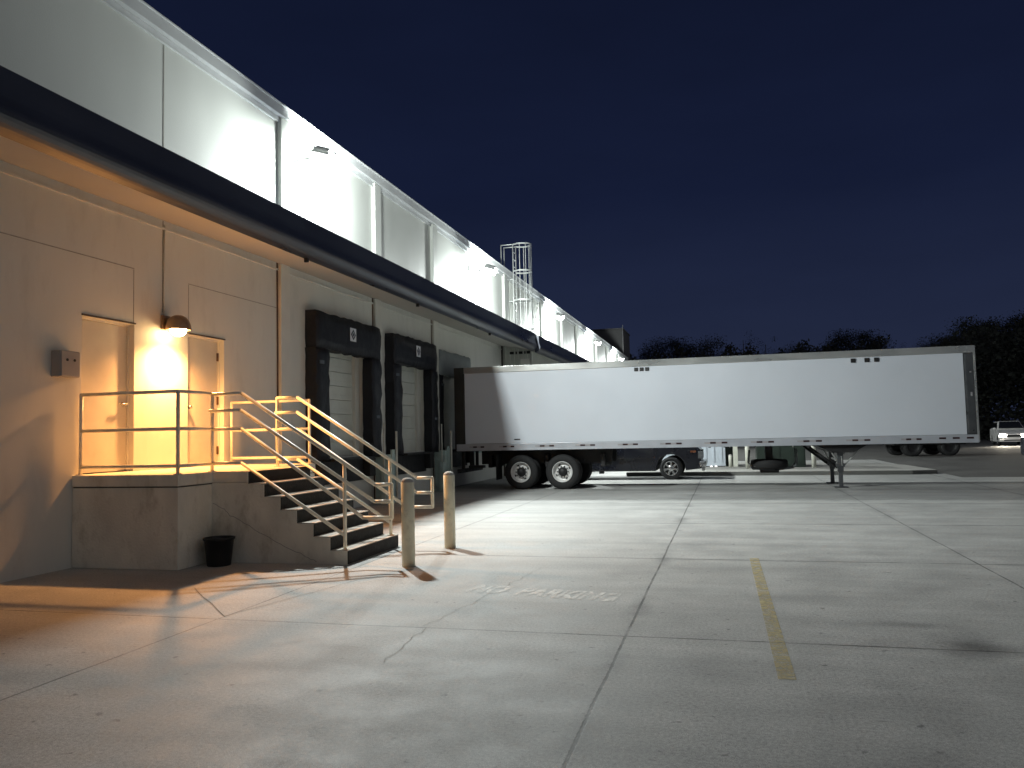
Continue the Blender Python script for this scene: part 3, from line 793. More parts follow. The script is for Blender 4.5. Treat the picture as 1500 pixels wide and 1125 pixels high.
# ------------------------------------------------------------------ semi trailer
TY0, TY1 = 22.75, 25.25
tx = lambda x: x * 1.0156
TX0, TX1 = -7.76, 6.21
TZ0, TZ1 = 1.14, 3.60
tl = empty('semi_trailer', (0, TY0, 0)); tag(tl, 'white box semi trailer parked without a tractor, backed against the loading dock', 'trailer')
tl.location = (0, 0, 0)
m = MB(); m.box((TX0 + .32, TY0 + .012, TZ0 + .21), (TX1 - .27, TY1 - .012, TZ1 - .17), .004)
body = m.build('box_body', M['trailer'], tl)
m = MB(); m.box((TX0 + .02, TY0 + .04, TZ1 - .02), (TX1 - .02, TY1 - .04, TZ1 + .005)); m.build('roof', M['alu'], tl)
for ya, yb_ in ((TY0 - .006, TY0 + .06), (TY1 - .06, TY1 + .006)):
    m = MB(); m.box((TX0 + .30, ya, TZ1 - .172), (TX1 - .02, yb_, TZ1 + .012), .012)
    for k in range(15):
        xx = TX0 + .6 + k * .93
        m.box((xx, ya - .004, TZ1 - .165), (xx + .015, ya, TZ1 - .01))
    m.build('top_rail', M['alu'], tl)
    m = MB(); m.box((TX0 + .05, ya - .004, TZ0), (TX1 - .01, yb_, TZ0 + .205), .01)
    m.box((TX0 + .05, ya - .012, TZ0 + .0), (TX1 - .01, ya - .003, TZ0 + .035), .003)
    m.build('side_rail', M['alu_side'], tl)
# conspicuity tape: dark red and pale pieces
for k, (a, b_) in enumerate([(-7.2, -6.75), (-6.3, -5.85), (-5.24, -4.69), (-4.08, -3.52), (-2.89, -2.33), (-1.73, -1.15), (-.55, .05), (.65, 1.24), (1.82, 2.43), (3.02, 3.60), (4.32, 4.80)]):
    a, b_ = tx(a), tx(b_); w = (b_ - a) / 4
    m = MB()
    for j in range(4):
        m.box((a + j * w, TY0 - .0135, TZ0 + .088), (a + (j + 1) * w - .002, TY0 - .0105, TZ0 + .135), mi=(1 if j % 2 == 0 else 0))
    m.build('reflective_strip', [M['tape_red'], M['tape_white']], tl)
for a in (5.30, 5.61, 5.93):
    m = MB(); m.box((tx(a) - .10, TY0 - .0135, TZ0 + .10), (tx(a) + .06, TY0 - .0105, TZ0 + .145)); m.build('reflective_strip', M['tape_red'], tl)
# front corner post, rear frame, nose and tail
m = MB(); m.box((TX1 - .265, TY0 + .002, TZ0 + .21), (TX1 - .02, TY0 + .3, TZ1 - .175), .05); m.build('front_corner', M['alu_dark'], tl)
m = MB(); m.box((TX1 - .265, TY1 - .3, TZ0 + .21), (TX1 - .02, TY1 - .002, TZ1 - .175), .05); m.build('front_corner', M['alu_dark'], tl)
m = MB(); m.box((TX1 - .26, TY0 + .31, TZ0 + .1), (TX1 - .04, TY1 - .31, TZ1 - .1)); m.build('nose_panel', M['trailer'], tl)
m = MB(); m.box((TX1 - .035, TY0 - .004, TZ0 + .02), (TX1 + .012, TY0 + .03, TZ1 + .01), .008); m.build('edge_strip', M['alu'], tl)
for z in (3.42, 2.92, 2.32):
    m = MB(); m.box((TX1 - .14, TY0 - .012, z), (TX1 - .10, TY0 + .002, z + (.10 if z < 2.5 else .03))); m.build('side_marker', M['tape_white'], tl)
m = MB(); m.box((TX0, TY0 - .008, TZ0 - .02), (TX0 + .30, TY0 + .10, TZ1 + .012), .01); m.box((TX0, TY1 - .1, TZ0 - .02), (TX0 + .30, TY1 + .008, TZ1 + .012), .01)
m.box((TX0, TY0 + .1, TZ1 - .15), (TX0 + .2, TY1 - .1, TZ1 + .01)); m.box((TX0, TY0 + .1, TZ0 - .02), (TX0 + .2, TY1 - .1, TZ0 + .12)); m.build('rear_frame', M['rear'], tl)
m = MB(); m.box((TX0 + .03, TY0 + .1, TZ0 + .12), (TX0 + .1, TY1 - .1, TZ1 - .15)); m.build('rear_door', M['trailer'], tl)
# marker lamps
for x in (-2.32, -2.17, -2.02):
    m = MB(); m.box((tx(x) - .055, TY0 - .012, 3.30), (tx(x) + .055, TY0 + .013, 3.40), .008); m.build('marker_lamp', M['dark'], tl)
for x in (3.28, 3.61, 3.84):
    m = MB(); m.box((tx(x) - .06, TY0 - .012, 3.29), (tx(x) + .06, TY0 + .013, 3.40), .008); m.build('marker_lamp', M['dark'], tl)
m = MB(); m.box((tx(-5.85), TY0 - .0, 1.44), (tx(-5.68), TY0 + .013, 1.47)); m.build('side_marker', M['dark'], tl)
# floor, frame and running gear
m = MB(); m.box((TX0 + .3, TY0 + .07, TZ0 + .06), (TX1 - .05, TY1 - .07, TZ0 + .2))
for k in range(34): m.box((TX0 + .5 + k * .4, TY0 + .075, TZ0 - .02), (TX0 + .56 + k * .4, TY1 - .075, TZ0 + .058))
m.build('floor_frame', M['black'], tl)
m = MB()
for y in (TY0 + .72, TY1 - .80): m.box((TX0 + .6, y, .72), (-3.2, y + .08, TZ0 - .02), .01)
for x in (-6.9, -5.15, -3.5): m.box((x, TY0 + .5, .62), (x + .12, TY1 - .5, 1.0), .02)
for y in (TY0 + .66, TY1 - .84):
    for x in (-5.77, -4.55):
        m.prism([(x - .55, .78), (x, .60), (x + .55, .78), (x + .55, .84), (x, .68), (x - .55, .84)], 'y', y, y + .1)
m.build('bogie_frame', M['black'], tl)
AX = [-4.55, -5.78]
for x in AX:
    m = MB(); m.cyl((x, TY0 + .3, .5), (x, TY1 - .3, .5), .07, seg=14); m.build('axle', M['black'], tl)
def truck_wheel(parent, x, y, side, z=.5, rim=True):
    """side -1: outer face towards -y"""
    w = empty('wheel', (x, y, z)); w.parent = parent
    s = side
    m = MB()
    prof = [(.29, .02), (.33, .0), (.40, -.005), (.455, .015), (.487, .045), (.497, .07), (.497, .075), (.488, .078), (.488, .092), (.497, .095), (.499, .13), (.488, .133), (.488, .147), (.499, .15), (.497, .185), (.487, .215), (.455, .245), (.40, .262), (.33, .258), (.29, .24)]
    m.lathe([(r, -s * h if s < 0 else -h) for r, h in prof] if s > 0 else [(r, h) for r, h in prof], (0, 0, 0), 'y', 44)
    m.build('tyre', M['tyre'], w)
    if not rim:
        m = MB(); k = 1 if s < 0 else -1
        m.lathe([(.295, k * .03), (.28, k * .06), (.2, k * .10), (0, k * .10)], (0, 0, 0), 'y', 28); m.build('hub', M['black'], w)
    if rim:
        k = 1 if s < 0 else -1
        m = MB()
        m.lathe([(.292, k * .012), (.30, k * .004), (.292, k * -.004), (.278, k * .01), (.268, k * .05), (.262, k * .10), (.225, k * .135), (.17, k * .128), (.15, k * .10), (.135, k * .09)], (0, 0, 0), 'y', 44)
        m.build('rim', M['rim'], w)
        m = MB(); m.lathe([(.135, k * .09), (.105, k * .085), (.10, k * -.0), (.085, k * -.02), (0, k * -.022)], (0, 0, 0), 'y', 24)
        for q in range(10):
            a = 2 * PI * q / 10; c = (.158 * math.cos(a), k * .10, .158 * math.sin(a))
            m.cyl(c, (c[0], k * .07, c[2]), .018, seg=8)
        for q in range(4):
            a = 2 * PI * q / 4 + .5; c = (.226 * math.cos(a), k * .128, .226 * math.sin(a))
            m.cyl((c[0], k * .14, c[2]), (c[0], k * .126, c[2]), .036, seg=10)
        m.build('hub', M['black'], w)
    return w
for x in AX:
    truck_wheel(tl, x, TY0 + .03, -1)
    truck_wheel(tl, x, TY0 + .36, -1, rim=False)
    truck_wheel(tl, x, TY1 - .03, 1)
    truck_wheel(tl, x, TY1 - .36, 1, rim=False)
# mud flaps, rear guard
for y in (TY0 + .02, TY1 - .62):
    m = MB(); m.box((-6.52, y, .28), (-6.50, y + .60, 1.02)); m.tube([(-6.48, y + .01, .3), (-6.46, y + .01, 1.05)], .012, seg=6); m.build('mud_flap', M['bumper'], tl)
m = MB(); m.box((TX0 + .02, TY0 + .1, .48), (TX0 + .12, TY1 - .1, .60), .01)
for y in (TY0 + .5, TY1 - .6): m.box((TX0 + .03, y, .6), (TX0 + .11, y + .1, TZ0), .005)
m.box((TX0 + .3, TY0 + .35, .62), (TX0 + .75, TY0 + .6, .70)); m.box((TX0 + .3, TY0 + .45, .60), (TX0 + .42, TY0 + .55, 1.1))
m.build('rear_guard', M['black'], tl)
# landing gear
lgx = 2.93
lg = empty('landing_gear', (0, 0, 0)); lg.parent = tl
for y in (TY0 + .30, TY1 - .42):
    m = MB(); m.box((lgx - .075, y - .07, .42), (lgx + .075, y + .07, TZ0), .01); m.box((lgx - .052, y - .05, .03), (lgx + .052, y + .05, .43), .006)
    m.box((lgx - .17, y - .12, .0), (lgx + .17, y + .12, .03), .008)
    m.box((lgx - .11, y - .09, .55), (lgx + .11, y + .09, .64), .01)
    m.build('leg', M['alu_dark'], lg)
    m = MB(); m.tube([(2.18, y + .05, 1.08), (lgx - .05, y + .05, .52)], .035, seg=8); m.build('brace', M['black'], lg)
    m = MB(); m.tube([(lgx - .28, y, 1.08), (lgx - .02, y - .01, .60)], .02, seg=8); m.tube([(lgx + .52, y, 1.05), (lgx + .02, y, .50)], .016, seg=8); m.build('brace', M['alu'], lg)
m = MB(); m.cyl((lgx, TY0 + .30, .72), (lgx, TY1 - .42, .72), .028, seg=10); m.tube([(lgx + .02, TY0 + .22, .82), (lgx + .02, TY0 + .12, .82), (lgx + .02, TY0 + .11, .58)], .012, seg=8)
m.build('crank_shaft', M['alu'], lg)
m = MB(); m.prism([(2.30, TZ0), (3.62, TZ0), (3.25, .93), (2.75, .93)], 'y', TY0 + .12, TY1 - .12); m.build('gear_mount', M['black'], lg)
m = MB(); m.box((4.3, TY0 + .4, TZ0 - .05), (6.0, TY1 - .4, TZ0 + .05), .01); m.build('coupler_plate', M['black'], tl)
# spare wheel slung under the floor
sp = empty('spare_wheel', (1.16, TY0 + 1.0, .62)); sp.parent = tl
m = MB(); m.lathe([(.29, -.10), (.38, -.13), (.46, -.12), (.50, -.08), (.505, 0), (.50, .08), (.46, .12), (.38, .13), (.29, .10)], (0, 0, 0), 'z', 40, close=True); m.build('tyre', M['tyre'], sp)
m = MB(); m.box((-.25, -.2, -.24), (.25, .2, -.11), .02); m.lathe([(.29, .06), (.27, 0), (.2, -.06), (0, -.06)], (0, 0, 0), 'z', 32); m.box((-.1, -.1, .1), (.1, .1, .5)); m.build('hub', M['black'], sp)
m = MB(); m.tube([(-.52, -.3, .40), (-.56, -.3, .05), (-.45, -.3, -.13), (.2, -.3, -.16), (.62, -.3, -.10), (.72, -.3, .02), (.72, -.3, .42)], .018, seg=8)
m.tube([(-.52, .3, .40), (-.56, .3, .05), (-.45, .3, -.13), (.2, .3, -.16), (.62, .3, -.10), (.72, .3, .02), (.72, .3, .42)], .018, seg=8); m.build('carrier', M['alu_dark'], sp)

# ------------------------------------------------------------------ cars
def car_wheel(parent, x, y, s, r, w=.22, mat_=None, spokes=7):
    e = empty('wheel', (x, y, r)); e.parent = parent
    k = 1 if s < 0 else -1     # outer face at -y for s<0
    m = MB(); q = r * .62
    m.lathe([(q, k * .02), (r * .8, 0), (r * .93, k * .02), (r, k * .05), (r, k * (w - .05)), (r * .93, k * (w - .02)), (r * .8, k * w), (q, k * (w - .02))], (0, 0, 0), 'y', 36); m.build('tyre', M['tyre'], e)
    m = MB(); m.lathe([(q, k * .02), (q * 1.03, k * .005), (q * .93, k * .02), (q * .9, k * .09)], (0, 0, 0), 'y', 36)
    m.lathe([(q * .42, k * .05), (q * .40, k * .005), (q * .2, k * -.012), (0, k * -.015)], (0, 0, 0), 'y', 24)
    for j in range(spokes):
        a = 2 * PI * j / spokes; R_ = Matrix.Rotation(a, 4, 'Y')
        m.box((-.035, min(k * .012, k * .045), q * .3), (.035, max(k * .012, k * .045), q * .95), mat=R_)
    m.build('rim', mat_ or M['chrome'], e)
    m = MB(); m.lathe([(q * .92, k * .10), (0, k * .10)], (0, 0, 0), 'y', 24); m.build('brake', M['black'], e)
    return e

def body_profile(outline, arches, r, n=12):
    """outline along the bottom gets wheel arches cut in; outline: upper polyline from front-bottom to rear-bottom (x,z)"""
    zb = outline[0][1]
    pts = list(outline)
    # bottom from rear to front with arches
    for ax in sorted(arches):
        dz = r * .95 - 0
        ac = []
        for i in range(n + 1):
            a = PI * i / n
            ac.append((ax - r * math.cos(a), max(zb, r * .80 + r * math.sin(a) * 1.0 - .0) if 0 < i < n else zb))
        pts += ac
    return pts

def loft(mb, secs, mi=0, cap=True):
    rings = [[mb.bm.verts.new(p) for p in s_] for s_ in secs]
    n = len(rings[0])
    for A, B in zip(rings[:-1], rings[1:]):
        for i in range(n):
            j = (i + 1) % n
            f = mb.bm.faces.new((A[i], A[j], B[j], B[i])); f.material_index = mi
    if cap:
        mb.bm.faces.new(rings[0][::-1]).material_index = mi; mb.bm.faces.new(rings[-1]).material_index = mi

# dark pickup, nose towards +x, near side at y = 0
pk = empty('pickup_truck', (-.78, 27.0, 0)); tag(pk, 'dark navy pickup truck parked behind the trailer, only its lower front half showing', 'pickup truck')
L_ = 5.6
W_ = 1.95
def arch_body(name, mat_, parent, top, zb, arches, r, W):
    m = MB()
    prof = list(top)          # from front bottom up and over to rear bottom
    for ax in sorted(arches):
        for i in range(13):
            a = PI * i / 12
            z = zb if i in (0, 12) else max(zb, .36 + r * math.sin(a))
            prof.append((ax - r * math.cos(a), z))
    m.prism(prof, 'y', 0, W)
    m.bm.normal_update()
    for f in m.bm.faces:
        c_ = f.calc_center_median()
        if abs(f.normal.y) < .3 and any(abs(c_.x - ax) < r + .02 for ax in arches) and c_.z < zb + r + .12: f.material_index = 1
    return m.build(name, [mat_, M['black']], parent, bevel=.03)
arch_body('body', M['carblack'], pk, [(0.0, .36), (.0, .62), (-.03, .98), (-.12, 1.08), (-1.55, 1.16), (-1.62, 1.18), (-5.55, 1.18), (-5.6, 1.1), (-5.6, .45), (-5.5, .36)], .30, [-.98, -4.55], .47, W_)
m = MB()
loft(m, [[(-1.55, .06, 1.17), (-1.55, W_ - .06, 1.17), (-3.65, W_ - .06, 1.17), (-3.65, .06, 1.17)], [(-2.35, .2, 1.82), (-2.35, W_ - .2, 1.82), (-3.5, W_ - .2, 1.84), (-3.5, .2, 1.84)]])
m.build('cab', M['carblack'], pk, bevel=.05)
m = MB()
m.prism([(-1.90, 1.22), (-2.42, 1.75), (-3.42, 1.77), (-3.52, 1.22)], 'y', .055, .13); m.prism([(-1.90, 1.22), (-2.42, 1.75), (-3.42, 1.77), (-3.52, 1.22)], 'y', W_ - .13, W_ - .055)
m.build('window', M['glass'], pk)
m = MB(); m.box((-5.4, .08, 1.0), (-3.75, W_ - .08, 1.185)); m.build('bed', M['black'], pk)
m = MB(); m.box((-.06, -.02, .42), (.14, W_ + .02, .60), .03); m.box((.0, .1, .28), (.10, W_ - .1, .42), .02); m.build('front_bumper', M['chrome'], pk)
m = MB(); m.box((-.02, .35, .66), (.035, W_ - .35, .95), .01); m.build('grille', M['dark'], pk)
for y in (-.004, W_ - .316):
    m = MB(); m.box((-.10, y, .68), (.03, y + .32, .92), .015); m.build('headlight', M['headlamp'], pk)
m = MB(); m.box((-.34, -.012, .88), (-.16, .01, .94), .004); m.build('side_marker', M['amber'], pk)
for x in (-2.95, -4.2 + .55):
    m = MB(); m.box((x, -.03, .95), (x + .16, -.005, .99), .006); m.build('door_handle', M['chrome'], pk)
m = MB(); m.box((-1.75, -.02, .70), (-5.5, -.001, .725)); m.box((-1.78, -.004, .4), (-1.765, .01, 1.17)); m.box((-3.68, -.004, .4), (-3.665, .01, 1.17)); m.build('door_trim', M['dark'], pk)
m = MB(); m.box((-4.0, .15, .28), (-1.5, W_ - .15, .42)); m.box((-3.4, .3, .2), (-3.25, .5, .32)); m.build('chassis', M['black'], pk)
m = MB(); m.box((-5.72, .02, .45), (-5.6, W_ - .02, .62), .02); m.build('rear_bumper', M['chrome'], pk)
for x in (-.98, -4.55):
    car_wheel(pk, x, -.01, -1, .375); car_wheel(pk, x, W_ + .01, 1, .375)

# generic car / van bodies
def small_car(name, label, cat, loc, rz, paint, lit, suv=False):
    c = empty(name, loc, rz); tag(c, label, cat)
    h = .18 if suv else 0
    W = 1.84
    arch_body('body', paint, c, [(0, .30), (.02, .55), (-.06, .74 + h * .4), (-.5, .86 + h * .6), (-1.25, .97 + h), (-4.15, 1.02 + h), (-4.55, .98 + h), (-4.66, .7), (-4.62, .32), (-4.5, .26)], .25, [-.86, -3.72], .36, W)
    m = MB(); zt = 1.45 + h * 1.6
    rear = -4.45 if suv else -4.1
    loft(m, [[(-1.15, .05, .96 + h), (-1.15, W - .05, .96 + h), (rear, W - .05, 1.0 + h), (rear, .05, 1.0 + h)], [(-2.0, .25, zt), (-2.0, W - .25, zt), (rear + (.25 if suv else .75), W - .25, zt - .03), (rear + (.25 if suv else .75), .25, zt - .03)]])
    m.build('cabin', paint, c, bevel=.05)
    for (a, s) in ((.04, 1), (W - .04, -1)):
        m = MB()
        e = .006 * s
        q = [(-1.45, a + .03 * s - e, 1.03 + h), (-2.08, a + .17 * s - e, zt - .09), (rear + (.35 if suv else .95), a + .17 * s - e, zt - .10), (rear + .15, a + .03 * s - e, 1.06 + h)]
        m.face(q); m.build('side_window', M['glass'], c)
    m = MB(); m.face([(-1.22, .16, 1.02 + h), (-1.22, W - .16, 1.02 + h), (-1.93, W - .30, zt - .05), (-1.93, .30, zt - .05)])
    for v in m.bm.verts: v.co.x += .05; v.co.z += .03
    m.build('windscreen', M['glass'], c)
    for y in (.04, W - .42):
        m = MB(); m.box((-.10, y, .58 + h * .3), (.035, y + .38, .76 + h * .3), .03); m.build('headlight', M['lit_headlamp'] if lit else M['headlamp'], c)
    m = MB(); m.box((-.02, .48, .60), (.03, W - .48, .76), .02); m.box((-.02, .3, .33), (.056, W - .3, .42), .01); m.build('grille', M['dark'], c)
    m = MB(); m.box((-.03, .02, .28), (.05, W - .02, .46), .03); m.build('bumper', paint, c)
    for y in (.04, W - .28):
        m = MB(); m.box((-4.67, y, .72), (-4.55, y + .24, .95), .015); m.build('tail_light', M['redlens'], c)
    for y, s in ((-.16, 1), (W + .02, -1)):
        m = MB(); m.box((-1.62, y, .98 + h), (-1.50, y + .16, 1.10 + h), .02); m.build('mirror', paint, c)
    for x in (-.86, -3.72):
        car_wheel(c, x, -.005, -1, .33); car_wheel(c, x, W + .005, 1, .33)
    return c
# white car with lit headlamps, nose towards the camera
wc = small_car('white_car', 'white car far off at the right edge with dazzling lit headlights', 'car', (0, 0, 0), 0, M['carwhite'], True, True)
ang = R(-99)
wc.rotation_euler = (0, 0, ang); wc.location = (18.95, 64.8, 0)
def local(o, p):
    return Matrix.Translation(o.location) @ Matrix.Rotation(o.rotation_euler.z, 4, 'Z') @ Vector(p)
for y in (.27, 1.57):
    sl = bpy.data.lights.new('headlight_beam', 'SPOT'); sl.energy = 700; sl.color = (1, .9, .72); sl.spot_size = R(80); sl.spot_blend = .6; sl.shadow_soft_size = .06
    so = bpy.data.objects.new('headlight_beam', sl); col.objects.link(so); so.location = local(wc, (.12, y, .7))
    dr = Matrix.Rotation(ang, 3, 'Z') @ Vector((1, 0, -.16)); so.rotation_euler = dr.to_track_quat('-Z', 'Y').to_euler()
bc = small_car('dark_car', 'dark car cut off by the right edge of the picture, one wheel showing', 'car', (0, 0, 0), 0, M['carblack'], False, False)
bc.rotation_euler = (0, 0, R(277)); bc.location = (12.50, 33.6, 0)

# far flatbed chassis of which only the wheels show under the trailer
fb = empty('flatbed_trailer', (0, 0, 0)); tag(fb, 'dark flatbed trailer far behind, only its wheels showing beneath the white trailer', 'trailer')
ang = R(12)
m = MB(); m.box((-3.4, -.1, .72), (1.0, 2.5, .95), .02); m.box((-5.6, 1.1, .75), (-3.4, 1.3, .9), .01); m.box((-2.6, 1.1, .4), (.4, 1.3, .72)); m.build('deck', M['black'], fb)
for x in (-1.9, -.0):
    truck_wheel(fb, x, 0, -1, rim=False); truck_wheel(fb, x, .3, -1, rim=False); truck_wheel(fb, x, 2.4, 1, rim=False); truck_wheel(fb, x, 2.1, 1, rim=False)
fb.location = (11.3, 46.3, -.02); fb.rotation_euler = (0, 0, ang)

# ------------------------------------------------------------------ yard equipment behind the trailer
t = empty('steel_container', (-2.8, 33.2, .13)); tag(t, 'pale blue grey steel container with two round white lamps behind the pickup', 'container')
m = MB(); m.box((0, 0, .03), (2.78, 2.2, 2.3), .02)
for k in range(9): m.box((.2 + k * .3, -.03, .2), (.26 + k * .3, .0, 2.2))
m.build('shell', M['bluebox'], t)
m = MB(); m.box((-.05, .02, -.12), (2.75, 2.15, .028), .01); m.build('skid', M['black'], t)
for x in (2.22, 2.40):
    m = MB(); m.cyl((x, -.01, -.01), (x, -.05, -.01), .055, seg=14); m.build('lamp', M['far_lens'], t)
def cabinet(loc, w, d, h, label):
    t = empty('utility_cabinet', loc); tag(t, label, 'utility cabinet', 'dark green cabinets on the kerbed island')
    m = MB(); m.box((0, 0, 0), (w, d, h), .02); m.build('casing', M['greencab'], t)
    m = MB(); m.prism([(-.03, h - .0), (w + .03, h - .0), (w + .03, h + .06), (-.03, h + .06)], 'y', -.04, d + .03); m.build('lid', M['greencab'], t)
    n = 1 if w < 1 else 2
    for k in range(n):
        m = MB(); m.box((w * k / n + .04, -.018, .1), (w * (k + 1) / n - .04, -.002, h - .08), .006); dr = m.build('door', M['greencab'], t)
        m = MB(); m.box((w * (k + .5) / n - .02, -.04, h * .5), (w * (k + .5) / n + .02, -.018, h * .5 + .12)); m.build('handle', M['steel'], dr)
    return t
cabinet((-.05, 33.6, .13), .42, .8, 1.5, 'narrow dark green cabinet beside the pale container')
cabinet((1.14, 32.2, .13), 1.75, 1.5, 1.5, 'wide dark green cabinet between the white posts under the trailer')
bollard((.16, 32.6, .125), .46, .07, M['post'], 'short white bollard in front of the narrow green cabinet', 'white posts on the kerbed island')
bollard((.78, 31.6, .125), 1.05, .085, M['post'], 'tall white bollard left of the wide green cabinet', 'white posts on the kerbed island')
bollard((3.14, 31.8, .125), 1.05, .085, M['post'], 'tall white bollard right of the wide green cabinet', 'white posts on the kerbed island')
t = empty('pipe_gate', (.36, 33.0, .13)); tag(t, 'white steel gate of two posts and crossbars standing beside the green cabinets', 'gate')
for x in (0, .98):
    m = MB(); m.box((x - .09, 0, 0), (x + .09, .08, 1.6), .01); m.build('post', M['post'], t)
m = MB(); m.box((.09, .01, .80), (.89, .07, .88), .01); m.box((.09, .01, 1.4), (.89, .07, 1.48), .01); m.build('crossbar', M['post'], t)

# ------------------------------------------------------------------ trees
def leaf_mesh(name, seed, h, rad, n_clump, n_leaf, leaf, m, bare=False):
    rn = random.Random(seed)
    tr_ = MB()
    fork = h * (.38 if not bare else .3)
    base_r = h * .018 + .06
    tr_.cyl((0, 0, -.1), (0, 0, fork), base_r, base_r * .7, seg=8)
    clumps = []
    nl = 9 if not bare else 14
    for i in range(nl):
        a = 2 * PI * i / nl + rn.uniform(-.4, .4); el = rn.uniform(.5, 1.25)
        p0 = Vector((0, 0, fork * rn.uniform(.6, 1.0)))
        ln = rn.uniform(.35, .66) * h
        p1 = p0 + Vector((math.cos(a) * math.cos(el) * ln * .5, math.sin(a) * math.cos(el) * ln * .5, math.sin(el) * ln * .5))
        p2 = p1 + Vector((math.cos(a + .3) * math.cos(el) * ln * .4, math.sin(a + .3) * math.cos(el) * ln * .4, math.sin(el * 1.1) * ln * .5))
        tr_.cyl(p0, p1, base_r * .38, base_r * .25, seg=5, cap=False); tr_.cyl(p1, p2, base_r * .25, base_r * .06, seg=5, cap=False)
        clumps += [p2, p1.lerp(p2, .6)]
        if bare:
            for q in range(5):
                b0 = p1.lerp(p2, rn.uniform(.1, .9)); b1 = b0 + Vector((rn.uniform(-1, 1), rn.uniform(-1, 1), rn.uniform(.2, 1.2))) * h * .09
                tr_.cyl(b0, b1, base_r * .10, base_r * .03, seg=4, cap=False); clumps.append(b1)
    tr_.cyl((0, 0, fork), (rn.uniform(-.3, .3), rn.uniform(-.3, .3), h * .9), base_r * .6, base_r * .1, seg=6)
    cr = MB()
    while len(clumps) < n_clump:
        a = rn.uniform(0, 2 * PI); u = rn.random() ** .5; z = rn.uniform(.36, .98)
        sh = math.sin(PI * min(1, max(0, (z - .22) / .82))) ** .7
        clumps.append(Vector((math.cos(a) * u * rad * sh, math.sin(a) * u * rad * sh, z * h)))
    for c in clumps:
        cs = rn.uniform(.07, .15) * h * (.55 if bare else 1)
        for k in range(n_leaf):
            v = Vector((max(-1.7, min(1.7, rn.gauss(0, .9))), max(-1.7, min(1.7, rn.gauss(0, .9))), max(-1.3, min(1.3, rn.gauss(0, .7))))) * cs * .5
            p = c + v
            if p.z < .5: continue
            d1 = Vector((rn.uniform(-1, 1), rn.uniform(-1, 1), rn.uniform(-1, 1))).normalized(); d2 = d1.orthogonal().normalized()
            s = leaf * rn.uniform(.6, 1.5)
            cr.bm.faces.new([cr.bm.verts.new(q) for q in (p - d1 * s, p + d2 * s * .55, p + d1 * s, p - d2 * s * .55)])
    return tr_, cr, m
kinds = []
for (nm, seed, h, rad, nc, nlf, leaf, mm, bare) in [('dense', 1, 12, 4.6, 120, 190, .085, M['leaf_a'], False), ('loose', 2, 12, 3.9, 80, 130, .075, M['leaf_b'], False),
                                                  ('bare', 3, 12, 2.6, 110, 34, .05, M['leaf_b'], True), ('broad', 5, 12, 5.6, 140, 190, .085, M['leaf_a'], False)]:
    a, b_, mm = leaf_mesh(nm, seed, h, rad, nc, nlf, leaf, mm, bare)
    e = empty('tree'); to = a.build('trunk', M['bark'], e); co = b_.build('crown', mm, e, fix=False)
    kinds.append(e)
used = set()
def plant(k, x, y, h, rz, label, group):
    if k not in used: o = kinds[k]; used.add(k)
    else: o = copy_tree(kinds[k])
    o.location = (x, y, -.02); o.rotation_euler = (0, 0, rz); s = h / 12.0; o.scale = (s, s, s)
    tag(o, label, 'tree', group)
LG = 'trees along the skyline behind the trailer'; RG = 'tall dark trees at the right'
far = [(1, -14.5, 121, 13.0, 'low rounded tree just right of the warehouse end'),
       (0, -7.5, 119, 14.6, 'rounded leafy tree, second from the warehouse end'),
       (1, -1.8, 122, 14.8, 'leafy tree just left of the bare spindly trees on the skyline'),
       (2, 2.9, 117, 15.6, 'bare spindly tree on the skyline, left one of two close together'),
       (2, 6.2, 121, 15.2, 'bare spindly tree on the skyline, right one of two close together'),
       (1, 10.5, 124, 13.4, 'small thin tree right of the two bare trees'),
       (0, 17.6, 118, 14.2, 'rounded dark tree above the middle of the trailer front half'),
       (3, 13.8, 126, 12.6, 'low broad tree left of the rounded dark tree over the trailer'),
       (2, 22.3, 116, 12.8, 'thin sparse tree standing in the gap left of the tall right hand wood'),
       (0, 23.2, 124, 11.4, 'low dense tree filling the gap left of the tall right hand wood')]
for i, (k, x, y, h, lb) in enumerate(far): plant(k, x, y, h, i * 1.3, lb, LG)
right = [(3, 25.0, 101, 11.4, 'leftmost and lowest tree of the tall right hand wood'),
         (0, 27.6, 98, 12.6, 'second tree of the tall right hand wood, above the trailer front corner'),
         (3, 32.0, 99, 13.2, 'tallest broad tree of the right hand wood, above the white car'),
         (0, 37.0, 97, 12.4, 'dense tree of the right hand wood at the picture edge'),
         (1, 41.5, 99, 12.6, 'looser tree at the extreme right edge of the wood')]
for i, (k, x, y, h, lb) in enumerate(right): plant(k, x, y, h, i * 1.9 + .4, lb, RG)
# undergrowth and the wood's dark interior as one mass
rn = random.Random(77); u = MB()
for i in range(60000):
    x = rn.uniform(-20, 52)
    if x > 21: y = rn.uniform(84, 104); top = min(11.2, 8.6 + (x - 21) * .6) + .7 * math.sin(x * .9) + .5 * math.sin(x * 2.3)
    else: y = rn.uniform(112, 128); top = 12.3 + .7 * math.sin(x * .7) + .6 * math.sin(x * 1.9)
    z = rn.uniform(0, 1) ** 1.0 * top
    d1 = Vector((rn.uniform(-1, 1), rn.uniform(-.5, .5), rn.uniform(-1, 1))).normalized(); d2 = d1.orthogonal().normalized()
    s = rn.uniform(.14, .30); p = Vector((x, y, z))
    u.bm.faces.new([u.bm.verts.new(q) for q in (p - d1 * s, p + d2 * s * .7, p + d1 * s, p - d2 * s * .7)])
wood = u.build('woodland_undergrowth', M['leaf_a'], fix=False); tag(wood, 'dark undergrowth of the wood behind the yard', 'undergrowth', kind='stuff')

